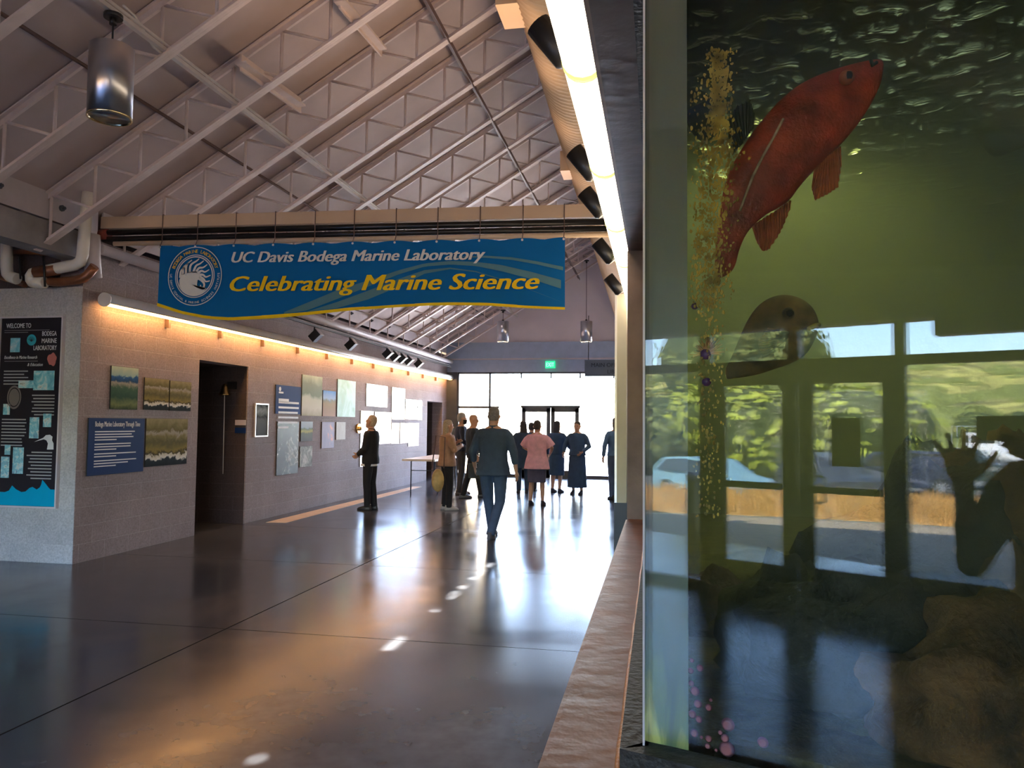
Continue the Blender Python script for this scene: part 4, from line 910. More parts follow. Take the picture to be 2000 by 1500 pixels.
# ledge round the tank
q = lambda off: (lambda x: G0.y+GN.y*off+(x-(G0.x+GN.x*off))/GU.x*GU.y)
lx = -.228; lo = .20
plan = [(lx, 5.4), (-.03, 5.4), (-.03, G0.y), (G(TL, 0, 0).x, G(TL, 0, 0).y), (G(TL, lo, 0).x, G(TL, lo, 0).y), (lx, q(lo)(lx))]
def ledge(mb, z0, z1, o=0):
    prism(mb, [(lx+o, 5.4), (.02, 5.4), (.02, G0.y+.1), (lx+o, G0.y)], z0, z1)
    prism(mb, [(lx+o, G0.y), (.02, G0.y+.1), (G(TL, -.1, 0).x, G(TL, -.1, 0).y), (G(TL, lo-o, 0).x, G(TL, lo-o, 0).y), (lx+o, q(lo-o)(lx+o))], z0, z1)
lg = MB(); ledge(lg, .86, .925); ledge(lg, .925, .93, .012)
struct('trim_8', lg, M['brownpaint'])
lg = MB(); ledge(lg, 0, .86, .02); struct('wall_tank_base', lg, M['lintel'])
def seam(off, z0, z1, w_, mt, nm):
    xs_ = -.03-off; mb = MB(); pts = [V((xs_, 5.38, (z0+z1)/2))]
    for i in range(30): pts.append(V((xs_+random.uniform(-.002, .002), 5.38-(5.38-q(off)(xs_)-.03)*(i+1)/30, (z0+z1)/2)))
    c = G(0, off, (z0+z1)/2); e = V((xs_+.004, q(off)(xs_)-.002, (z0+z1)/2)); pts.append(e)
    for i in range(20): pts.append(V((*(e.lerp(G(TL, off, 0), (i+1)/20).xy+V((0, random.uniform(-.002, .002)))), (z0+z1)/2)))
    mb.tube(pts, [(w_, (z1-z0)/2)]*len(pts), 8)
    return mb.build(nm, mt, tank)
seam(.047, .925, .945, .007, M['seal'], 'orange_seal')
gk = MB(); gw = .042
for z0, z1 in ((.93, .982), (2.77, 2.80)):
    prism(gk, [(-.03-gw, 5.4), (-.02, 5.4), (-.02, G0.y), (-.03-gw, q(gw)(-.03-gw)+.004)], z0, z1+.004 if z0 < 1 else z1)
    prism(gk, [(-.03-gw, q(gw)(-.03-gw)+.004), (-.02, G0.y+.02), (G(TL, -.02, 0).x, G(TL, -.02, 0).y), (G(TL, gw, 0).x, G(TL, gw, 0).y)], z0, z1+.004 if z0 < 1 else z1)
gk.build('black_gasket', M['rubber'], tank)
struct('wall_tank_back', MB().box((3.75, 0, 0), (3.95, 5.7, 2.8)).box((0.06, 5.33, .9), (3.75, 5.4, 2.8)), pm('tank_wall_algae', (.055, .06, .030), .8, var=.7, scale=3, bump=.5))
fb = MB(); prism(fb, [(.03, 1.55), (G(TL, -.06, 0).x, G(TL, -.06, 0).y), (3.75, 5.35), (.03, 5.35)], .6, .99)
struct('floor_tank', fb, pm('tank_gravel', (.10, .07, .03), .9, var=.6, scale=12, bump=.8))
# water
mt, nt, p, L = nmat('green_sea_water'); nt.nodes.remove(p)
vs_ = N(nt, 'ShaderNodeVolumeScatter', i_Color=(.84, .83, .74, 1), i_Density=.24, i_Anisotropy=.35); va = N(nt, 'ShaderNodeVolumeAbsorption', i_Color=(.74, .80, .70, 1), i_Density=.2)
ad = N(nt, 'ShaderNodeAddShader'); L(vs_.outputs[0], ad.inputs[0]); L(va.outputs[0], ad.inputs[1]); L(ad.outputs[0], nt.nodes['Material Output'].inputs['Volume'])
L(N(nt, 'ShaderNodeBsdfTransparent').outputs[0], nt.nodes['Material Output'].inputs['Surface'])
M['water'] = mt
wa = MB(); c0 = G(.09, -.035, 0); c1 = G(TL-.02, -.035, 0)
prism(wa, [(.06, c0.y), (c1.x, c1.y), (3.74, 5.325), (.06, 5.325)], .995, 2.60)
one('sea_water', wa, M['water'], 'cloudy green sea water filling the aquarium', 'water', kind='stuff')
mt, nt, p, L = nmat('water_surface'); nt.nodes.remove(p)
t_ = N(nt, 'ShaderNodeBsdfTransparent', i_Color=(.9, 1, .8, 1)); g_ = N(nt, 'ShaderNodeBsdfGlossy', i_Roughness=.12); fr_ = N(nt, 'ShaderNodeFresnel', i_IOR=1.33)
tc = N(nt, 'ShaderNodeTexCoord'); nz = N(nt, 'ShaderNodeTexNoise', i_Scale=13.0, i_Detail=2.0, i_Distortion=.8); L(tc.outputs['Object'], nz.inputs['Vector'])
bp_ = N(nt, 'ShaderNodeBump', i_Strength=1.0, i_Distance=.007); L(nz.outputs[0], bp_.inputs['Height']); L(bp_.outputs[0], fr_.inputs['Normal']); L(bp_.outputs[0], g_.inputs['Normal'])
mx_ = N(nt, 'ShaderNodeMixShader'); L(fr_.outputs[0], mx_.inputs[0]); L(t_.outputs[0], mx_.inputs[1]); L(g_.outputs[0], mx_.inputs[2]); L(mx_.outputs[0], nt.nodes['Material Output'].inputs[0])
one('water_surface', MB().poly([(.06, c0.y, 2.605), (c1.x, c1.y, 2.605), (3.74, 5.325, 2.605), (.06, 5.325, 2.605)], .004, (0, 0, -1)), mt, 'rippled water surface with yellow glints at the top of the tank', 'water', kind='stuff')
# lamp over the tank
sp_ = onZ(1500, 165, 2.605); lp = CP+(sp_-CP)*1.55
tl = thing('tank_lamp', 'bright lamp hanging over the water of the aquarium, seen as glints', 'lamp', lp)
MB().box((-.30, -.3, .02), (.30, .3, .12)).build('lamp_housing', M['black'], tl)
MB().box((-.27, -.27, 0), (.27, .27, .018)).build('lamp_glass', emat('tank_lamp_glow', (1, .85, .36), 7), tl)
MB().tube([(0, 0, .12), (0, 0, 2.2)], .012, 6).build('hanging_rod', M['black'], tl)
area('tank_fill_light', (.9, 3.3, 3.3), (.1, -.1, -1), 1.0, 1.6, 1.1, (1, 1, .95))  # unseen area light added above the water to brighten the tank
# fish
def fish(label, D, pairs, thick, mt, finmt, fins=(), eye=None, line=None, tilt=0, group=None, linemt=None, mouth=None):
    o_ = onD(*pairs[len(pairs)//2][0], D); t = thing('fish', label, 'fish', o_)
    n = 20; rings = []; np_ = len(pairs)
    def dep(x): return D+tilt*(x-pairs[0][0][0])/300
    for i, (a, b) in enumerate(pairs):
        A = onD(*a, dep(a[0]))-o_; B = onD(*b, dep(a[0]))-o_; c = (A+B)/2; hv = (A-B)/2; f_ = i/(np_-1)
        th_ = hv.length*thick*(1 if f_ < .55 else max(.12, 1-(f_-.55)*2.1))
        rings.append([c+hv*cos(2*pi*k/n)+Fv*(th_*sin(2*pi*k/n)) for k in range(n)])
    ob = MB().loft(rings).build('body', mt, t); sb = ob.modifiers.new('s', 'SUBSURF'); sb.levels = sb.render_levels = 2
    for nm, base, tipp, dd in fins:              # fan of rays between a base line and a tip line
        mb = MB(); A = [onD(x, y, D+dd)-o_ for x, y in base]; B = [onD(x, y, D+dd*1.4)-o_ for x, y in tipp]; m_ = 24
        def at(P, u): u *= len(P)-1; k = min(int(u), len(P)-2); return P[k].lerp(P[k+1], u-k)
        L_ = []; R_ = []
        for k in range(m_+1):
            u = k/m_; off = Fv*(.0035*(k % 2)); e = at(B, u); e = at(A, u).lerp(e, .97 if k % 2 else 1.0); L_.append(at(A, u)+off); R_.append(e+off)
        mb.strip(L_, R_); mb.strip([p+Fv*.004 for p in L_], [p+Fv*.003 for p in R_])
        for k in range(0, m_+1, 2): mb.tube([L_[k], R_[k]], [.003, .0012], 5)
        mb.build(nm, grey if nm == 'dorsal_fin' else finmt, t)
    if eye:
        e = onD(eye[0], eye[1], dep(eye[0])-eye[3])-o_
        MB().ball(e, eye[2], 14, 10).build('eye', M['fisheye'], t)
        MB().ball(e+Fv*.004, eye[2]*1.25, 14, 10).build('eye_rim', finmt, t)
    if line:
        MB().tube([onD(x, y, dep(x)-z)-o_ for x, y, z in line], .0032, 6).build('lateral_line', linemt or M['paleline'], t)
    if mouth: MB().tube([onD(x, y, dep(x)-z)-o_ for x, y, z in mouth[0]], mouth[1], 8).build('lip', mouth[2], t)
    return t
M['fisheye'] = pm('fish_eye', (.012, .008, .008), .15); M['paleline'] = pm('pale_line', (.55, .38, .28), .6, var=.4, scale=60)
red = pm('red_fish_skin', (.40, .045, .022), .42, var=.55, scale=16, bump=.25, bscale=120); redfin = pm('red_fish_fin', (.46, .11, .045), .5, var=.35, scale=30)
brn = pm('brown_fish_skin', (.24, .14, .05), .5, var=.7, scale=16, bump=.2); grey = pm('grey_fish_skin', (.05, .06, .05), .6, var=.3)
PR = [((1725, 117), (1726, 131)), ((1714, 115), (1722, 155)), ((1697, 117), (1717, 173)), ((1653, 127), (1697, 213)), ((1603, 143), (1670, 253)), ((1560, 163), (1640, 287)), ((1523, 193), (1613, 312)), ((1493, 227), (1587, 337)),
      ((1467, 260), (1568, 358)), ((1443, 297), (1553, 377)), ((1430, 320), (1543, 393)), ((1420, 342), (1520, 408)), ((1411, 375), (1500, 417)), ((1407, 402), (1480, 433)), ((1405, 430), (1462, 450)), ((1399, 463), (1451, 470)), ((1396, 492), (1443, 490)), ((1395, 522), (1438, 515)), ((1399, 550), (1430, 532))]
fish('large red rockfish swimming with its head up to the right', 1.78, PR, .46, red, redfin,
     fins=(('pectoral_fin', [(1640, 287), (1618, 305), (1592, 332)], [(1643, 325), (1637, 366), (1616, 380), (1593, 391), (1586, 365)], -.03),
           ('anal_fin', [(1543, 392), (1515, 412), (1470, 440)], [(1543, 410), (1531, 440), (1520, 462), (1502, 488), (1490, 491), (1478, 470)], 0),
           ('dorsal_fin', [(1432, 300), (1450, 280), (1470, 250)], [(1424, 270), (1422, 235), (1440, 205), (1465, 195), (1473, 220)], .05)),
     eye=(1655, 150, .0135, .045), line=[(1530, 232, .088), (1510, 270, .090), (1490, 305, .088), (1470, 345, .075), (1455, 385, .055), (1445, 412, .040)],
     mouth=([(1701, 117, .028), (1704, 128, .034), (1712, 122, .02)], .004, grey))
fish('brown rockfish facing right with yellow lip, below the red one', 1.95,
     [((1598, 628), (1600, 640)), ((1590, 603), (1592, 660)), ((1570, 584), (1578, 690)), ((1540, 573), (1558, 705)), ((1510, 576), (1535, 715)), ((1482, 592), (1512, 722)), ((1462, 620), (1490, 730)), ((1448, 650), (1468, 735)), ((1436, 680), (1446, 738)), ((1425, 705), (1430, 740)), ((1415, 722), (1417, 742))], .55, brn, brn,
     fins=(('pectoral_fin', [(1540, 650), (1530, 680)], [(1500, 640), (1480, 670), (1490, 700)], -.10),), eye=(1541, 612, .012, .085), mouth=([(1580, 642, .045), (1592, 636, .03), (1599, 634, .005)], .006, pm('yellow_lip', (.65, .48, .05), .4)))
fish('dark fish silhouette in the murky water at the right edge', 2.7,
     [((1890, 232), (1890, 240)), ((1905, 226), (1903, 256)), ((1930, 224), (1922, 285)), ((1955, 228), (1940, 312)), ((1985, 232), (1970, 300)), ((2010, 240), (2005, 285)), ((2040, 250), (2040, 270))], .45, grey, grey)
fish('dim grey fish shape behind the algae at the left of the tank', 2.15,
     [((1340, 215), (1340, 240)), ((1358, 205), (1356, 268)), ((1378, 196), (1380, 285)), ((1398, 186), (1400, 262)), ((1416, 176), (1414, 225)), ((1424, 182), (1420, 200))], .4, grey, grey)
# growth on the glass
def onG(x, y, off): d = ray(x, y); g = G0+GN*off; return CP+d*((g-CP).dot(GN)/d.dot(GN))
al = MB(); rn = random.Random(5)
def blobs(n, fx, y0, y1, sx, r0, r1):
    for _ in range(n):
        y = rn.uniform(y0, y1); x = fx(y)+rn.gauss(0, sx(y)); 
        if x < 1347: continue
        c = onG(x, y, -.032); r_ = rn.uniform(r0, r1); k_ = 7; e = rn.uniform(.8, 2.2)
        ring_ = [c+GU*(r_*cos(2*pi*k/k_)*rn.uniform(.6, 1.2))+V((0, 0, r_*e*sin(2*pi*k/k_)*rn.uniform(.6, 1.2))) for k in range(k_)]
        al.poly(ring_, .0015, -GN)
blobs(1100, lambda y: 1405-(300-y)*.0, 95, 330, lambda y: 11 if y < 250 else 20, .0008, .0032)
blobs(900, lambda y: 1398-(y-330)*.05, 330, 600, lambda y: 17, .0008, .003)
blobs(260, lambda y: 1385, 600, 1010, lambda y: 14, .0008, .003)
blobs(160, lambda y: 1362, 150, 600, lambda y: 10, .001, .003)
one('algae_film', al, pm('golden_algae', (.36, .22, .045), .8, var=.6, scale=30), 'golden brown algae streak growing down the inside of the tank glass', 'algae', kind='stuff')
cor = pm('pink_coralline', (.34, .09, .12), .8, var=.2, scale=40); first = None
for (x, y, r_) in ((1367, 1305, 6), (1357, 1350, 8), (1363, 1375, 7), (1384, 1382, 6), (1365, 1405, 6), (1422, 1415, 11), (1356, 1432, 7), (1384, 1443, 6), (1382, 1457, 5), (1416, 1442, 7), (1420, 1463, 13), (1407, 1431, 4), (1350, 1335, 5), (1352, 1395, 7), (1490, 1450, 9), (1388, 1367, 3), (1349, 1310, 5), (1370, 1440, 3), (1351, 1290, 4), (1399, 1465, 3)):
    if first is None:
        first = MB().tube([V((0, 0, 0)), -GN*.0+GN*.004], [1.0*.01, .006], 12).build('coralline_spot', cor); o = first
        tag(o, 'small pink round crust on the lower left of the tank glass, one of a scatter', 'crust', 'pink crusts on the tank glass')
    else: o = first.copy(); C.objects.link(o)
    o.location = onG(x, y, -.036); o.scale = (r_/9, 1, r_/9) if 0 else (r_/9, r_/9, r_/9)
pur = pm('purple_anemone', (.10, .03, .12), .4)
for k, (x, y, r_) in enumerate(((1357, 598, 7), (1378, 692, 11), (1380, 746, 9))):
    MBk = MB().ball((0, 0, 0), .0085*r_/9, 12, 8)
    o = one('anemone', MBk, pur, ['small purple blob at the top of the streak on the glass', 'purple blob just under the bristly tuft', 'purple blob lower on the glass, under the bristly tuft'][k], 'anemone', 'purple blobs on the glass'); o.location = onG(x, y, -.04)
bt_ = MB(); rn = random.Random(2)
for _ in range(90):
    a = rn.uniform(-.2, pi+.2); l = rn.uniform(.015, .034); bt_.tube([V((0, 0, 0)), GU*(l*cos(a))+V((0, 0, l*sin(a)))-GN*rn.uniform(0, .02)], [.0015, .0006], 4)
o = one('bristle_worm_tuft', bt_, pm('bristle_orange', (.62, .30, .15), .6, var=.3), 'bristly orange tuft on the glass above the purple blobs', 'sea creature'); o.location = onG(1380, 690, -.04)
# rocks
def rock(label, c, r_, mt, seed, sq=(1, 1, .8)):
    n, m_ = 30, 20; rings = []
    for i in range(1, m_):
        t_ = pi*i/m_; row = []
        for k in range(n):
            d = V((sin(t_)*cos(2*pi*k/n), sin(t_)*sin(2*pi*k/n), -cos(t_)))
            f_ = 1+.45*noise.noise(d*1.6+V((seed, 0, 0)))+.22*noise.noise(d*4+V((0, seed, 0)))+.1*noise.noise(d*10)
            row.append(V((d.x*sq[0], d.y*sq[1], d.z*sq[2]))*(r_*f_))
        rings.append(row)
    o = one('tank_rock', MB().loft(rings), mt, label, 'rock', 'rocks in the tank'); o.location = c
rk1 = pm('rock_rust', (.12, .055, .02), .9, var=.7, scale=9, bump=.8); rk2 = pm('rock_olive', (.10, .085, .028), .9, var=.7, scale=9, bump=.8); rk3 = pm('rock_purple', (.10, .04, .06), .9, var=.7, scale=12, bump=.8); rk4 = pm('rock_dark', (.03, .025, .018), .9, var=.6, scale=10, bump=.8)
for k, (x, y, D, r_, mm, sq) in enumerate(((1690, 1290, 1.75, .26, rk4, (1.1, 1, .8)), (1950, 1380, 1.5, .24, rk1, (1, 1, .7)), (1560, 1235, 2.1, .20, rk4, (1, 1, .9)), (1450, 1240, 2.2, .14, rk1, (1.2, 1, .6)), (1390, 1210, 2.3, .14, rk3, (1, 1, 1)), (1480, 1150, 3.0, .24, rk2, (1.6, 1, .5)), (1830, 1180, 2.2, .36, rk4, (1, 1, 1)), (1990, 1100, 2.1, .30, rk1, (.8, 1, 1.2)), (1480, 1500, 1.6, .10, rk3, (1.4, 1, .6)), (1640, 1480, 1.55, .12, rk2, (1.6, 1, .6)))):
    rock(['big dark boulder at the middle of the tank floor', 'rust coloured rock at the lower right corner', 'dark round rock left of the big boulder', 'small orange rock among the dark ones', 'purplish rock close to the left pane', 'low olive rock shelf at the back', 'tall black rock in the dark right half of the tank', 'rusty overgrown rock at the right edge', 'low purplish rock by the bottom of the glass', 'low olive rock by the bottom of the glass'][k], onD(x, y, D), r_, mm, k*3.7, sq)
# =============== entrance wall behind the camera and the world outside it (seen mirrored in the tank) ===============
EA = mZ(1435, 1158, 0)
vd = V((sin(radians(117.4)), cos(radians(117.4)), 0)); ED = (vd-GN*(2*vd.dot(GN))).normalized()   # along the wall, picture left to right
EN = V((-ED.y, ED.x, 0)); EN = EN if EN.y < 0 else -EN                                          # outwards
CV = mirror(CP)
def wsz(x, y):
    d = ray(x, y); d = d-GN*(2*d.dot(GN)); t_ = (EA-CV).dot(EN)/d.dot(EN); P = CV+d*t_; return (P-EA).dot(ED), P.z
def wx(x): return wsz(x, 835)[0]
def EP(s, o, z): p_ = EA+ED*s+EN*o; return V((p_.x, p_.y, z))
def ebox(mb, s0, s1, z0, z1, o0=0, o1=.12): return mb.obox(EP((s0+s1)/2, (o0+o1)/2, (z0+z1)/2), ED, EN, (0, 0, 1), abs(s1-s0)/2, abs(o1-o0)/2, abs(z1-z0)/2)
zt = wsz(1700, 629)[1]; zm = wsz(1600, 702)[1]; zd = wsz(1650, 747)[1]; SL = wx(1262)-4.0; SR = wx(2000)+2.5
zm0 = wsz(1600, 694)[1]
hd = MB(); ebox(hd, SL-2, SR+2, zt, 4.6, -.1, .2); ebox(hd, SL-6, SL, 0, 4.6, 0, .2); ebox(hd, SR, SR+5, 0, 4.6, 0, .2); ebox(hd, wx(1830), SR, wsz(1830, 653)[1], zt, 0, .2)
struct('wall_entrance', hd, M['headband'])
fr = MB(); fm = [(wx(1367), wx(1388)), (wx(1750), wx(1774)), (SL, SL+.08), (SR-.08, SR), (wx(2090), wx(2110)), (wx(1180), wx(1195))]
for a, b in fm: ebox(fr, a, b, 0, zt)
ebox(fr, wx(1541), wx(1564), zd, zt)
zb0 = wsz(1600, 706)[1]; ebox(fr, SL, SR, zb0-.05, zb0+.03); ebox(fr, wx(1388), wx(1750), zd+.02, zb0+.03); ebox(fr, SL, wx(1367), 0, .07); ebox(fr, wx(1774), SR, 0, .07)
wf = struct('window_2', fr, M['trimdark'])
pn = MB()
for a, b in ((SL, wx(1367)), (wx(1774), SR)): ebox(pn, a, b, .07, zb0-.05, .05, .06); ebox(pn, a, b, zb0+.03, zt, .05, .06)
ebox(pn, wx(1388), wx(1750), zb0+.03, zt, .05, .06); pn.build('glass_pane', M['pane'], wf)
for k, (a, b, ga, gb_) in enumerate(((1388, 1557, 1417, 1527), (1560, 1750, 1590, 1724))):
    d = MB(); za = wsz((ga+gb_)/2, 752 if k == 0 else 747)[1]; zb = wsz(ga, 1093 if k == 0 else 1112)[1]
    ebox(d, wx(a), wx(ga), 0, zd+.02, .02, .07); ebox(d, wx(gb_), wx(b), 0, zd+.02, .02, .07); ebox(d, wx(ga), wx(gb_), 0, zb, .02, .07); ebox(d, wx(ga), wx(gb_), za, zd+.02, .02, .07)
    o = struct('door_%d' % (k+3), d, M['trimdark'])
    pb_ = MB(); ebox(pb_, wx(ga), wx(gb_), zb, za, .04, .046); pb_.build('glass_pane', M['pane'], o)
    z1 = wsz(ga, 944 if k == 0 else 956)[1]; bb = MB(); ebox(bb, wx(ga), wx(gb_), z1-.03, z1+.03, -.03, .0); bb.build('push_bar', M['trimdark'], o)
    if k:
        h = MB(); s_ = wx(1603); h.tube([EP(wx(1594), .07, wsz(1603, 932)[1]), EP(s_, .13, wsz(1603, 932)[1]), EP(s_, .13, wsz(1603, 984)[1]), EP(wx(1594), .07, wsz(1603, 984)[1])], .014, 8); h.build('pull_handle', M['trimdark'], o)
mt_ = [mZ(x, y, 0) for x, y in ((1748, 1172), (2300, 1240), (2300, 1700), (1748, 1700))]
one('added_dark_mat', MB().poly([(p.x, p.y, .012) for p in mt_], .011, (0, 0, -1)), pm('added_mat_pile', (.018, .016, .014), .95, spec=.05), 'added dark mat inside the entrance, dulling the floor glare mirrored in the tank glass', 'mat')  # unseen mat, added to take the floor glare out of the tank reflection
struct('wall_added_sill', ebox(MB(), wx(1762), SR, 0, wsz(1850, 1121)[1], -.35, 0), M['lintel'])  # low sill added indoors to darken the lower right of the reflection
sg = MB(); ebox(sg, wx(1622), wx(1684), wsz(1650, 912)[1], wsz(1650, 816)[1], .035, .04); one('door_notice', sg, flat('notice_back', (.05, .06, .05), .7), 'paper notice on the right entrance door, seen mirrored as a dark rectangle', 'notice')
s_c = (SL+SR)/2; pp = EP(s_c, .15, 1.3)
o = area('entrance_portal', pp, -EN, SR-SL, 2.6, 1, portal=True)
# ground outside: polar around the mirrored viewpoint
rn = random.Random(11)
def hz(d): 
    if d < 19: return 0
    if d < 24: return -.96*(d-19)/5
    if d < 44: return -.96
    return -.96+(d-44)*.112 if d < 170 else -.96+126*.112
def mP(x, d, z=None):  # picture column x, distance d
    v = ray(x, 835); v.z = 0; v.normalize(); v = v-GN*(2*v.dot(GN)); P = V((CV.x, CV.y, 0))+v*d; P.z = hz(d) if z is None else z; return P
def sector(d0, d1, nd, name, mt, x0=-400, x1=4200, nx=40, amp=0, zoff=0):
    v = []; f = []; xs_ = [x0+(x1-x0)*i/nx for i in range(nx+1)]
    for j in range(nd+1):
        d = d0+(d1-d0)*j/nd
        for x in xs_:
            p_ = mP(x, d); p_.z += zoff+amp*noise.noise(p_*.03)*min(1, max(0, (d-44)/30))*3 + (amp and .3*noise.noise(p_*.3)*min(1, max(0, (d-46)/10))); v.append(p_)
    for j in range(nd):
        for i in range(nx): k = j*(nx+1)+i; f.append((k, k+1, k+nx+2, k+nx+1))
    return MB().add(v, f, True), mt
M['path'] = pm('outdoor_concrete', (.27, .215, .15), .85, var=.1, scale=2); M['asphalt'] = pm('asphalt', (.10, .11, .12), .8, var=.1, scale=3)
M['drygrass'] = pm('dry_grass', (.40, .22, .06), .9, var=.4, scale=5, bump=.5); M['hill'] = pm('scrub_hill', (.26, .24, .06), .95, var=.75, scale=.35, bump=.6, bscale=3)
for nm, args, kw in (('ground_path', (5.5, 14.2, 4), dict(zoff=-.02)), ('ground_grass', (14.2, 24, 10), {}), ('ground_parking', (24, 46, 6), {}), ('ground_hill', (46, 190, 60), dict(amp=1, nx=90))):
    mb, mt = sector(*args, nm, {'ground_path': M['path'], 'ground_grass': M['drygrass'], 'ground_parking': M['asphalt'], 'ground_hill': M['hill']}[nm], **kw)
    tag(mb.build(nm, mt), kind='structure')
g = MB(); rn = random.Random(4)
for _ in range(5000):
    d = rn.uniform(14.3, 22); x = rn.uniform(1000, 2300); b_ = mP(x, d); h = rn.uniform(.12, .32); l = V((rn.uniform(-.08, .08), rn.uniform(-.08, .08), 0)); w_ = V((rn.uniform(.01, .03), rn.uniform(-.02, .02), 0))
    g.add([b_-w_, b_+w_, b_+l+V((0, 0, h))], [(0, 1, 2)])
one('dry_grass', g, M['drygrass'], 'dry orange grass strip between the path and the cars outside', 'grass', kind='stuff')
def bush(label, x, d, r_, mt, seed, n=2600, zs=.8, base=None):
    rn = random.Random(seed); c = mP(x, d); t = thing('bush', label, 'bush', c, group='bushes outside the entrance')
    mb = MB(); lobes = [(V((rn.uniform(-.6, .6)*r_, rn.uniform(-.5, .5)*r_, rn.uniform(.25, .75)*r_*zs)), rn.uniform(.35, .6)*r_) for _ in range(14)]
    for _ in range(n):
        o_, q_ = rn.choice(lobes); th_ = rn.uniform(0, 2*pi); u = rn.uniform(-.4, 1); s_ = sqrt(1-u*u); nn = V((s_*cos(th_), s_*sin(th_), u)); p_ = o_+nn*q_*rn.uniform(.85, 1.05)
        if p_.z < 0: continue
        a = nn.cross(V((rn.random(), rn.random(), rn.random()))).normalized(); b = nn.cross(a)+nn*rn.uniform(-.6, .6); l = .055*r_*rn.uniform(.6, 1.2)
        mb.add([p_-a*l*.5, p_+b*l, p_+a*l*.5, p_-b*l*.8], [(0, 1, 2, 3)])
    mb.build('foliage', mt, t)
    ib = MB()
    for o_, q_ in lobes: ib.ball(o_, q_*.86, 10, 7)
    ib.build('inner_twigs', M['twig'], t)
    MB().tube([(0, 0, 0), (0, 0, r_*.5)], .08*r_, 8).build('trunk', M['twig'], t)
M['leafb'] = pm('bright_leaves', (.30, .34, .03), .6, var=.35, scale=2); M['twig'] = pm('dark_twigs', (.03, .045, .012), .9); M['leafd'] = pm('dull_leaves', (.13, .15, .03), .7, var=.4, scale=2)
bush('big bright green bush seen through the left entrance door', 1450, 40, 4.6, M['leafb'], 1); bush('tall bright green bush seen through the right entrance door', 1622, 41, 4.4, M['leafb'], 2)
bush('dark green bush at the left behind the pale blue car', 1300, 42, 4.2, M['leafd'], 3); bush('dull green bush beyond the parked truck', 1960, 52, 2.6, M['leafd'], 4); bush('dull green bush at the far left outside', 1160, 44, 4.6, M['leafd'], 6)
bush('rounded tree crown high on the hill above the left door', 1480, 85, 9.5, M['leafd'], 5, 1600)
sc = MB(); rn = random.Random(9)
for _ in range(900):
    d = rn.uniform(50, 180); x = rn.uniform(900, 2500); p_ = mP(x, d); p_.z += noise.noise(p_*.03)*min(1, max(0, (d-44)/30))*3-.3; r_ = rn.uniform(.5, 2.2); sc.ball(p_, (r_, r_, r_*.6), 7, 5)
one('hillside_scrub', sc, M['leafd'], 'low scrub scattered over the hillside outside', 'scrub', kind='stuff')
# cars
M['carglass'] = pm('car_glass', (.02, .03, .035), .05, spec=1); M['tyre'] = pm('tyre', (.015, .015, .015), .8); M['rim'] = pm('wheel_rim', (.6, .6, .6), .3, .8)
def car(label, x, d, col, ang, prof, L_=4.4, Wc=1.75, name='car', cat='car', extra=None):
    c = mP(x, d); v = c-V((CV.x, CV.y, c.z)); rz = atan2(v.y, v.x)-pi/2+ang
    t = thing(name, label, cat, c, rz, 'cars parked outside the entrance')
    body, win = prof; paint = pm('car_paint', col, .45, var=.03, coat=.1)
    mb = MB(); n = len(body)
    L1 = [V((px_*L_, -Wc/2, z)) for px_, z in body]; L2 = [V((px_*L_, -Wc/2+.0, z)) for px_, z in body]
    rows = []
    for yy_, ins in ((-1, .10), (-.94, .0), (.94, .0), (1, .10)):
        cx_ = 0; rows.append([V((px_*L_*(1-ins*.12), yy_*Wc/2*(1-(.16 if z > 1.0 else 0)), z-(ins*.25 if z > .8 else -ins*.2))) for px_, z in body])
    mb.loft(rows, smooth=False); mb.build('car_body', paint, t)
    for s_ in (-1, 1):
        MB().poly([(px_*L_, s_*(Wc/2*.86+.012 if z > 1.0 else Wc/2+.006), z) for px_, z in win], .01, (0, -s_, 0)).build('side_window', M['carglass'], t)
    for wx_ in (-.31, .31):
        for s_ in (-1, 1):
            y0 = s_*(Wc/2-.16); y1 = s_*(Wc/2+.02)
            w_ = MB().tube([(wx_*L_, y0, .34), (wx_*L_, y1, .34)], .34, 22).build('wheel', M['tyre'], t)
            rm = MB().tube([(wx_*L_, y1, .34), (wx_*L_, y1+s_*.012, .34)], .07, 10)
            for k in range(10): a = 2*pi*k/10; rm.bar((wx_*L_, y1+s_*.008, .34), (wx_*L_+.23*cos(a), y1+s_*.008, .34+.23*sin(a)), .045, .02, (0, 1, 0))
            rm.build('wheel_rim', M['rim'], w_)
    for s_ in (-1, 1):
        MB().box((-.49*L_, s_*.5*Wc*.9, .62), (-.46*L_, s_*.5*Wc*.55, .76)).build('headlamp', M['rim'], t)
        MB().box((.47*L_, s_*.5*Wc*.9, .72), (.497*L_, s_*.5*Wc*.6, .9)).build('tail_lamp', M['redcoup'], t)
        MB().obox((-.2*L_, s_*(Wc/2+.08), .98), (1, 0, 0), (0, 1, 0), (0, 0, 1), .06, .09, .06).build('wing_mirror', paint, t)
    return t
hatch = ([(-.5, .3), (-.5, .68), (-.44, .82), (-.27, .94), (-.10, 1.40), (.12, 1.48), (.38, 1.42), (.49, .98), (.5, .45), (.46, .25), (-.46, .22)], [(-.24, .96), (-.09, 1.34), (.12, 1.41), (.35, 1.36), (.43, 1.0)])
suv = ([(-.5, .35), (-.5, .85), (-.45, .95), (-.26, 1.05), (-.14, 1.55), (.10, 1.66), (.44, 1.60), (.5, 1.0), (.5, .45), (.46, .3), (-.46, .28)], [(-.22, 1.07), (-.12, 1.50), (.10, 1.58), (.42, 1.53), (.46, 1.08)])
truck = ([(-.5, .45), (-.5, .95), (-.46, 1.02), (-.26, 1.08), (-.17, 1.62), (.08, 1.66), (.12, 1.12), (.5, 1.12), (.5, .5), (.46, .4), (-.46, .38)], [(-.23, 1.1), (-.15, 1.56), (.06, 1.58), (.07, 1.12)])
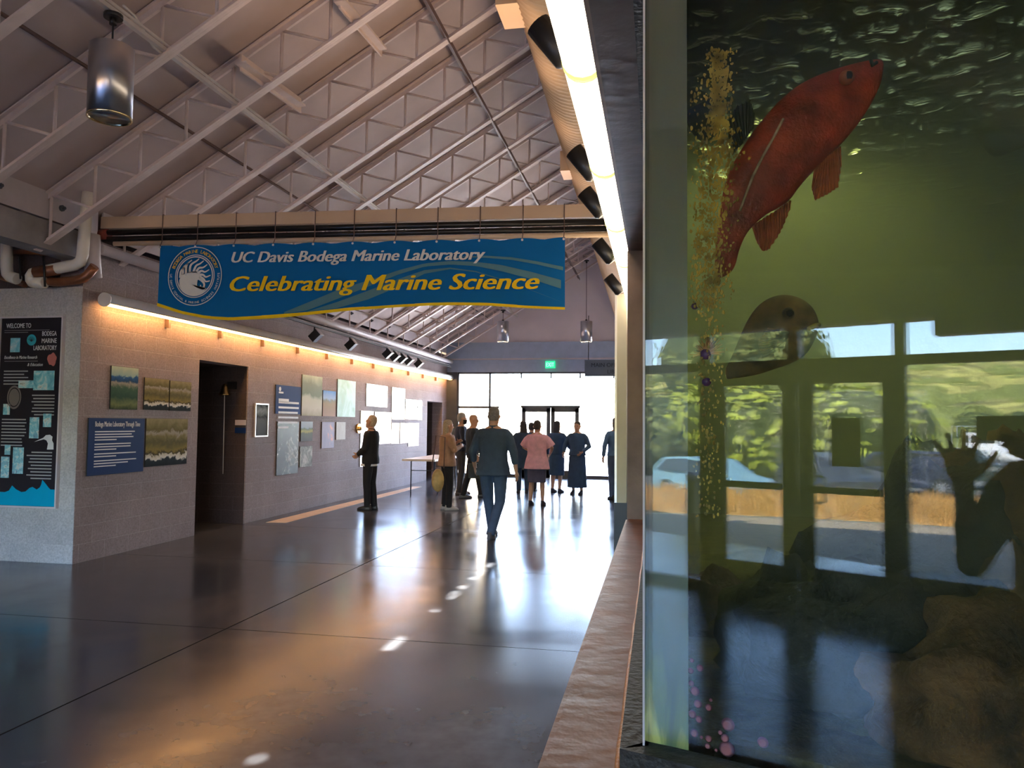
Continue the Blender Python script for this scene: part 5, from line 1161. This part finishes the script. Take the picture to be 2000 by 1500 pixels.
car('pale blue hatchback parked outside, left of the entrance doors', 1392, 27, (.16, .30, .36), .75, hatch, 4.1)
car('dark blue car with open tailgate seen through the right door', 1618, 28, (.02, .025, .05), 1.15, suv, 4.4)
car('blue estate car parked broadside behind the right door', 1745, 33, (.012, .018, .045), pi-.1, suv, 4.9)
car('dark pickup truck parked right of the entrance doors', 1870, 37.5, (.015, .03, .03), .15, truck, 5.2)
t = thing('motorboat', 'white cabin motorboat on a trailer in the parking area', 'boat', mP(1945, 45)); t.rotation_euler = (0, 0, .3)
MB().loft([[V((x_, y_*w_, z_)) for y_, z_ in ((-1, 1.35), (-.9, .9), (-.3, .6), (.3, .6), (.9, .9), (1, 1.35))] for x_, w_ in ((-2.6, 1.0), (-1, 1.1), (1, 1.0), (2.2, .6), (3, .08))]).build('hull', M['white'], t)
MB().box((-.9, -.8, 1.3), (1.0, .8, 2.2)).build('cabin', M['white'], t); MB().box((-.7, -.82, 1.7), (.8, .82, 2.05)).build('cabin_window', M['carglass'], t)
MB().tube([(-1.5, -.8, 1.3), (-1.5, -.8, 2.5), (-1.5, .8, 2.5), (-1.5, .8, 1.3)], .03, 6).build('rail', M['rim'], t)
MB().box((-2.4, -.8, .35), (2.0, .8, .45)).tube([(-.5, -1, .3), (-.5, 1, .3)], .3, 14).build('trailer', M['tyre'], t)
b_ = mP(1358, 10.2, 0); t = thing('bollard', 'tan cylinder bollard outside the entrance, left of the doors', 'bollard', b_)
MB().tube([(0, 0, 0), (0, 0, .86)], .10, 20).build('post', pm('bollard_tan', (.50, .38, .20), .6), t); MB().tube([(0, 0, .86), (0, 0, .9), (0, 0, .93), (0, 0, .98)], [.09, .11, .11, .08], 20).build('cap', M['plate'], t)
# outside the far doors
struct('ground_far', MB().box((-40, 22.66, -.1), (30, 90, -.02)), pm('sunlit_paving', (.62, .60, .56), .9, var=.05))
struct('wall_outside_far', MB().box((-6.9, 22.7, 0), (-6.2, 27.5, 3.9)), pm('tan_block_outside', (.55, .40, .20), .9, var=.1))
a = onY(922, 778, 26)
t = thing('outdoor_lamp', 'small cylinder wall lamp outside, behind the left far window pane', 'lamp', a)
MB().tube([(.12, 0, -.25), (.12, 0, .25)], .11, 16).build('lamp_shade', M['black'], t); MB().box((-.45, -.04, -.05), (.1, .04, .05)).box((-.5, -.08, -.2), (-.44, .08, .2)).build('bracket', M['black'], t)
# rear part of the hall roof end
struct('wall_rear_gable', MB().poly([(-6.9, -4.95, 3.6), (RX, -4.95, deckZ(RX)), (6.2, -4.95, 3.4), (6.2, -4.95, 3.2), (-6.9, -4.95, 3.2)], .1, (0, 1, 0)), M['headband'])
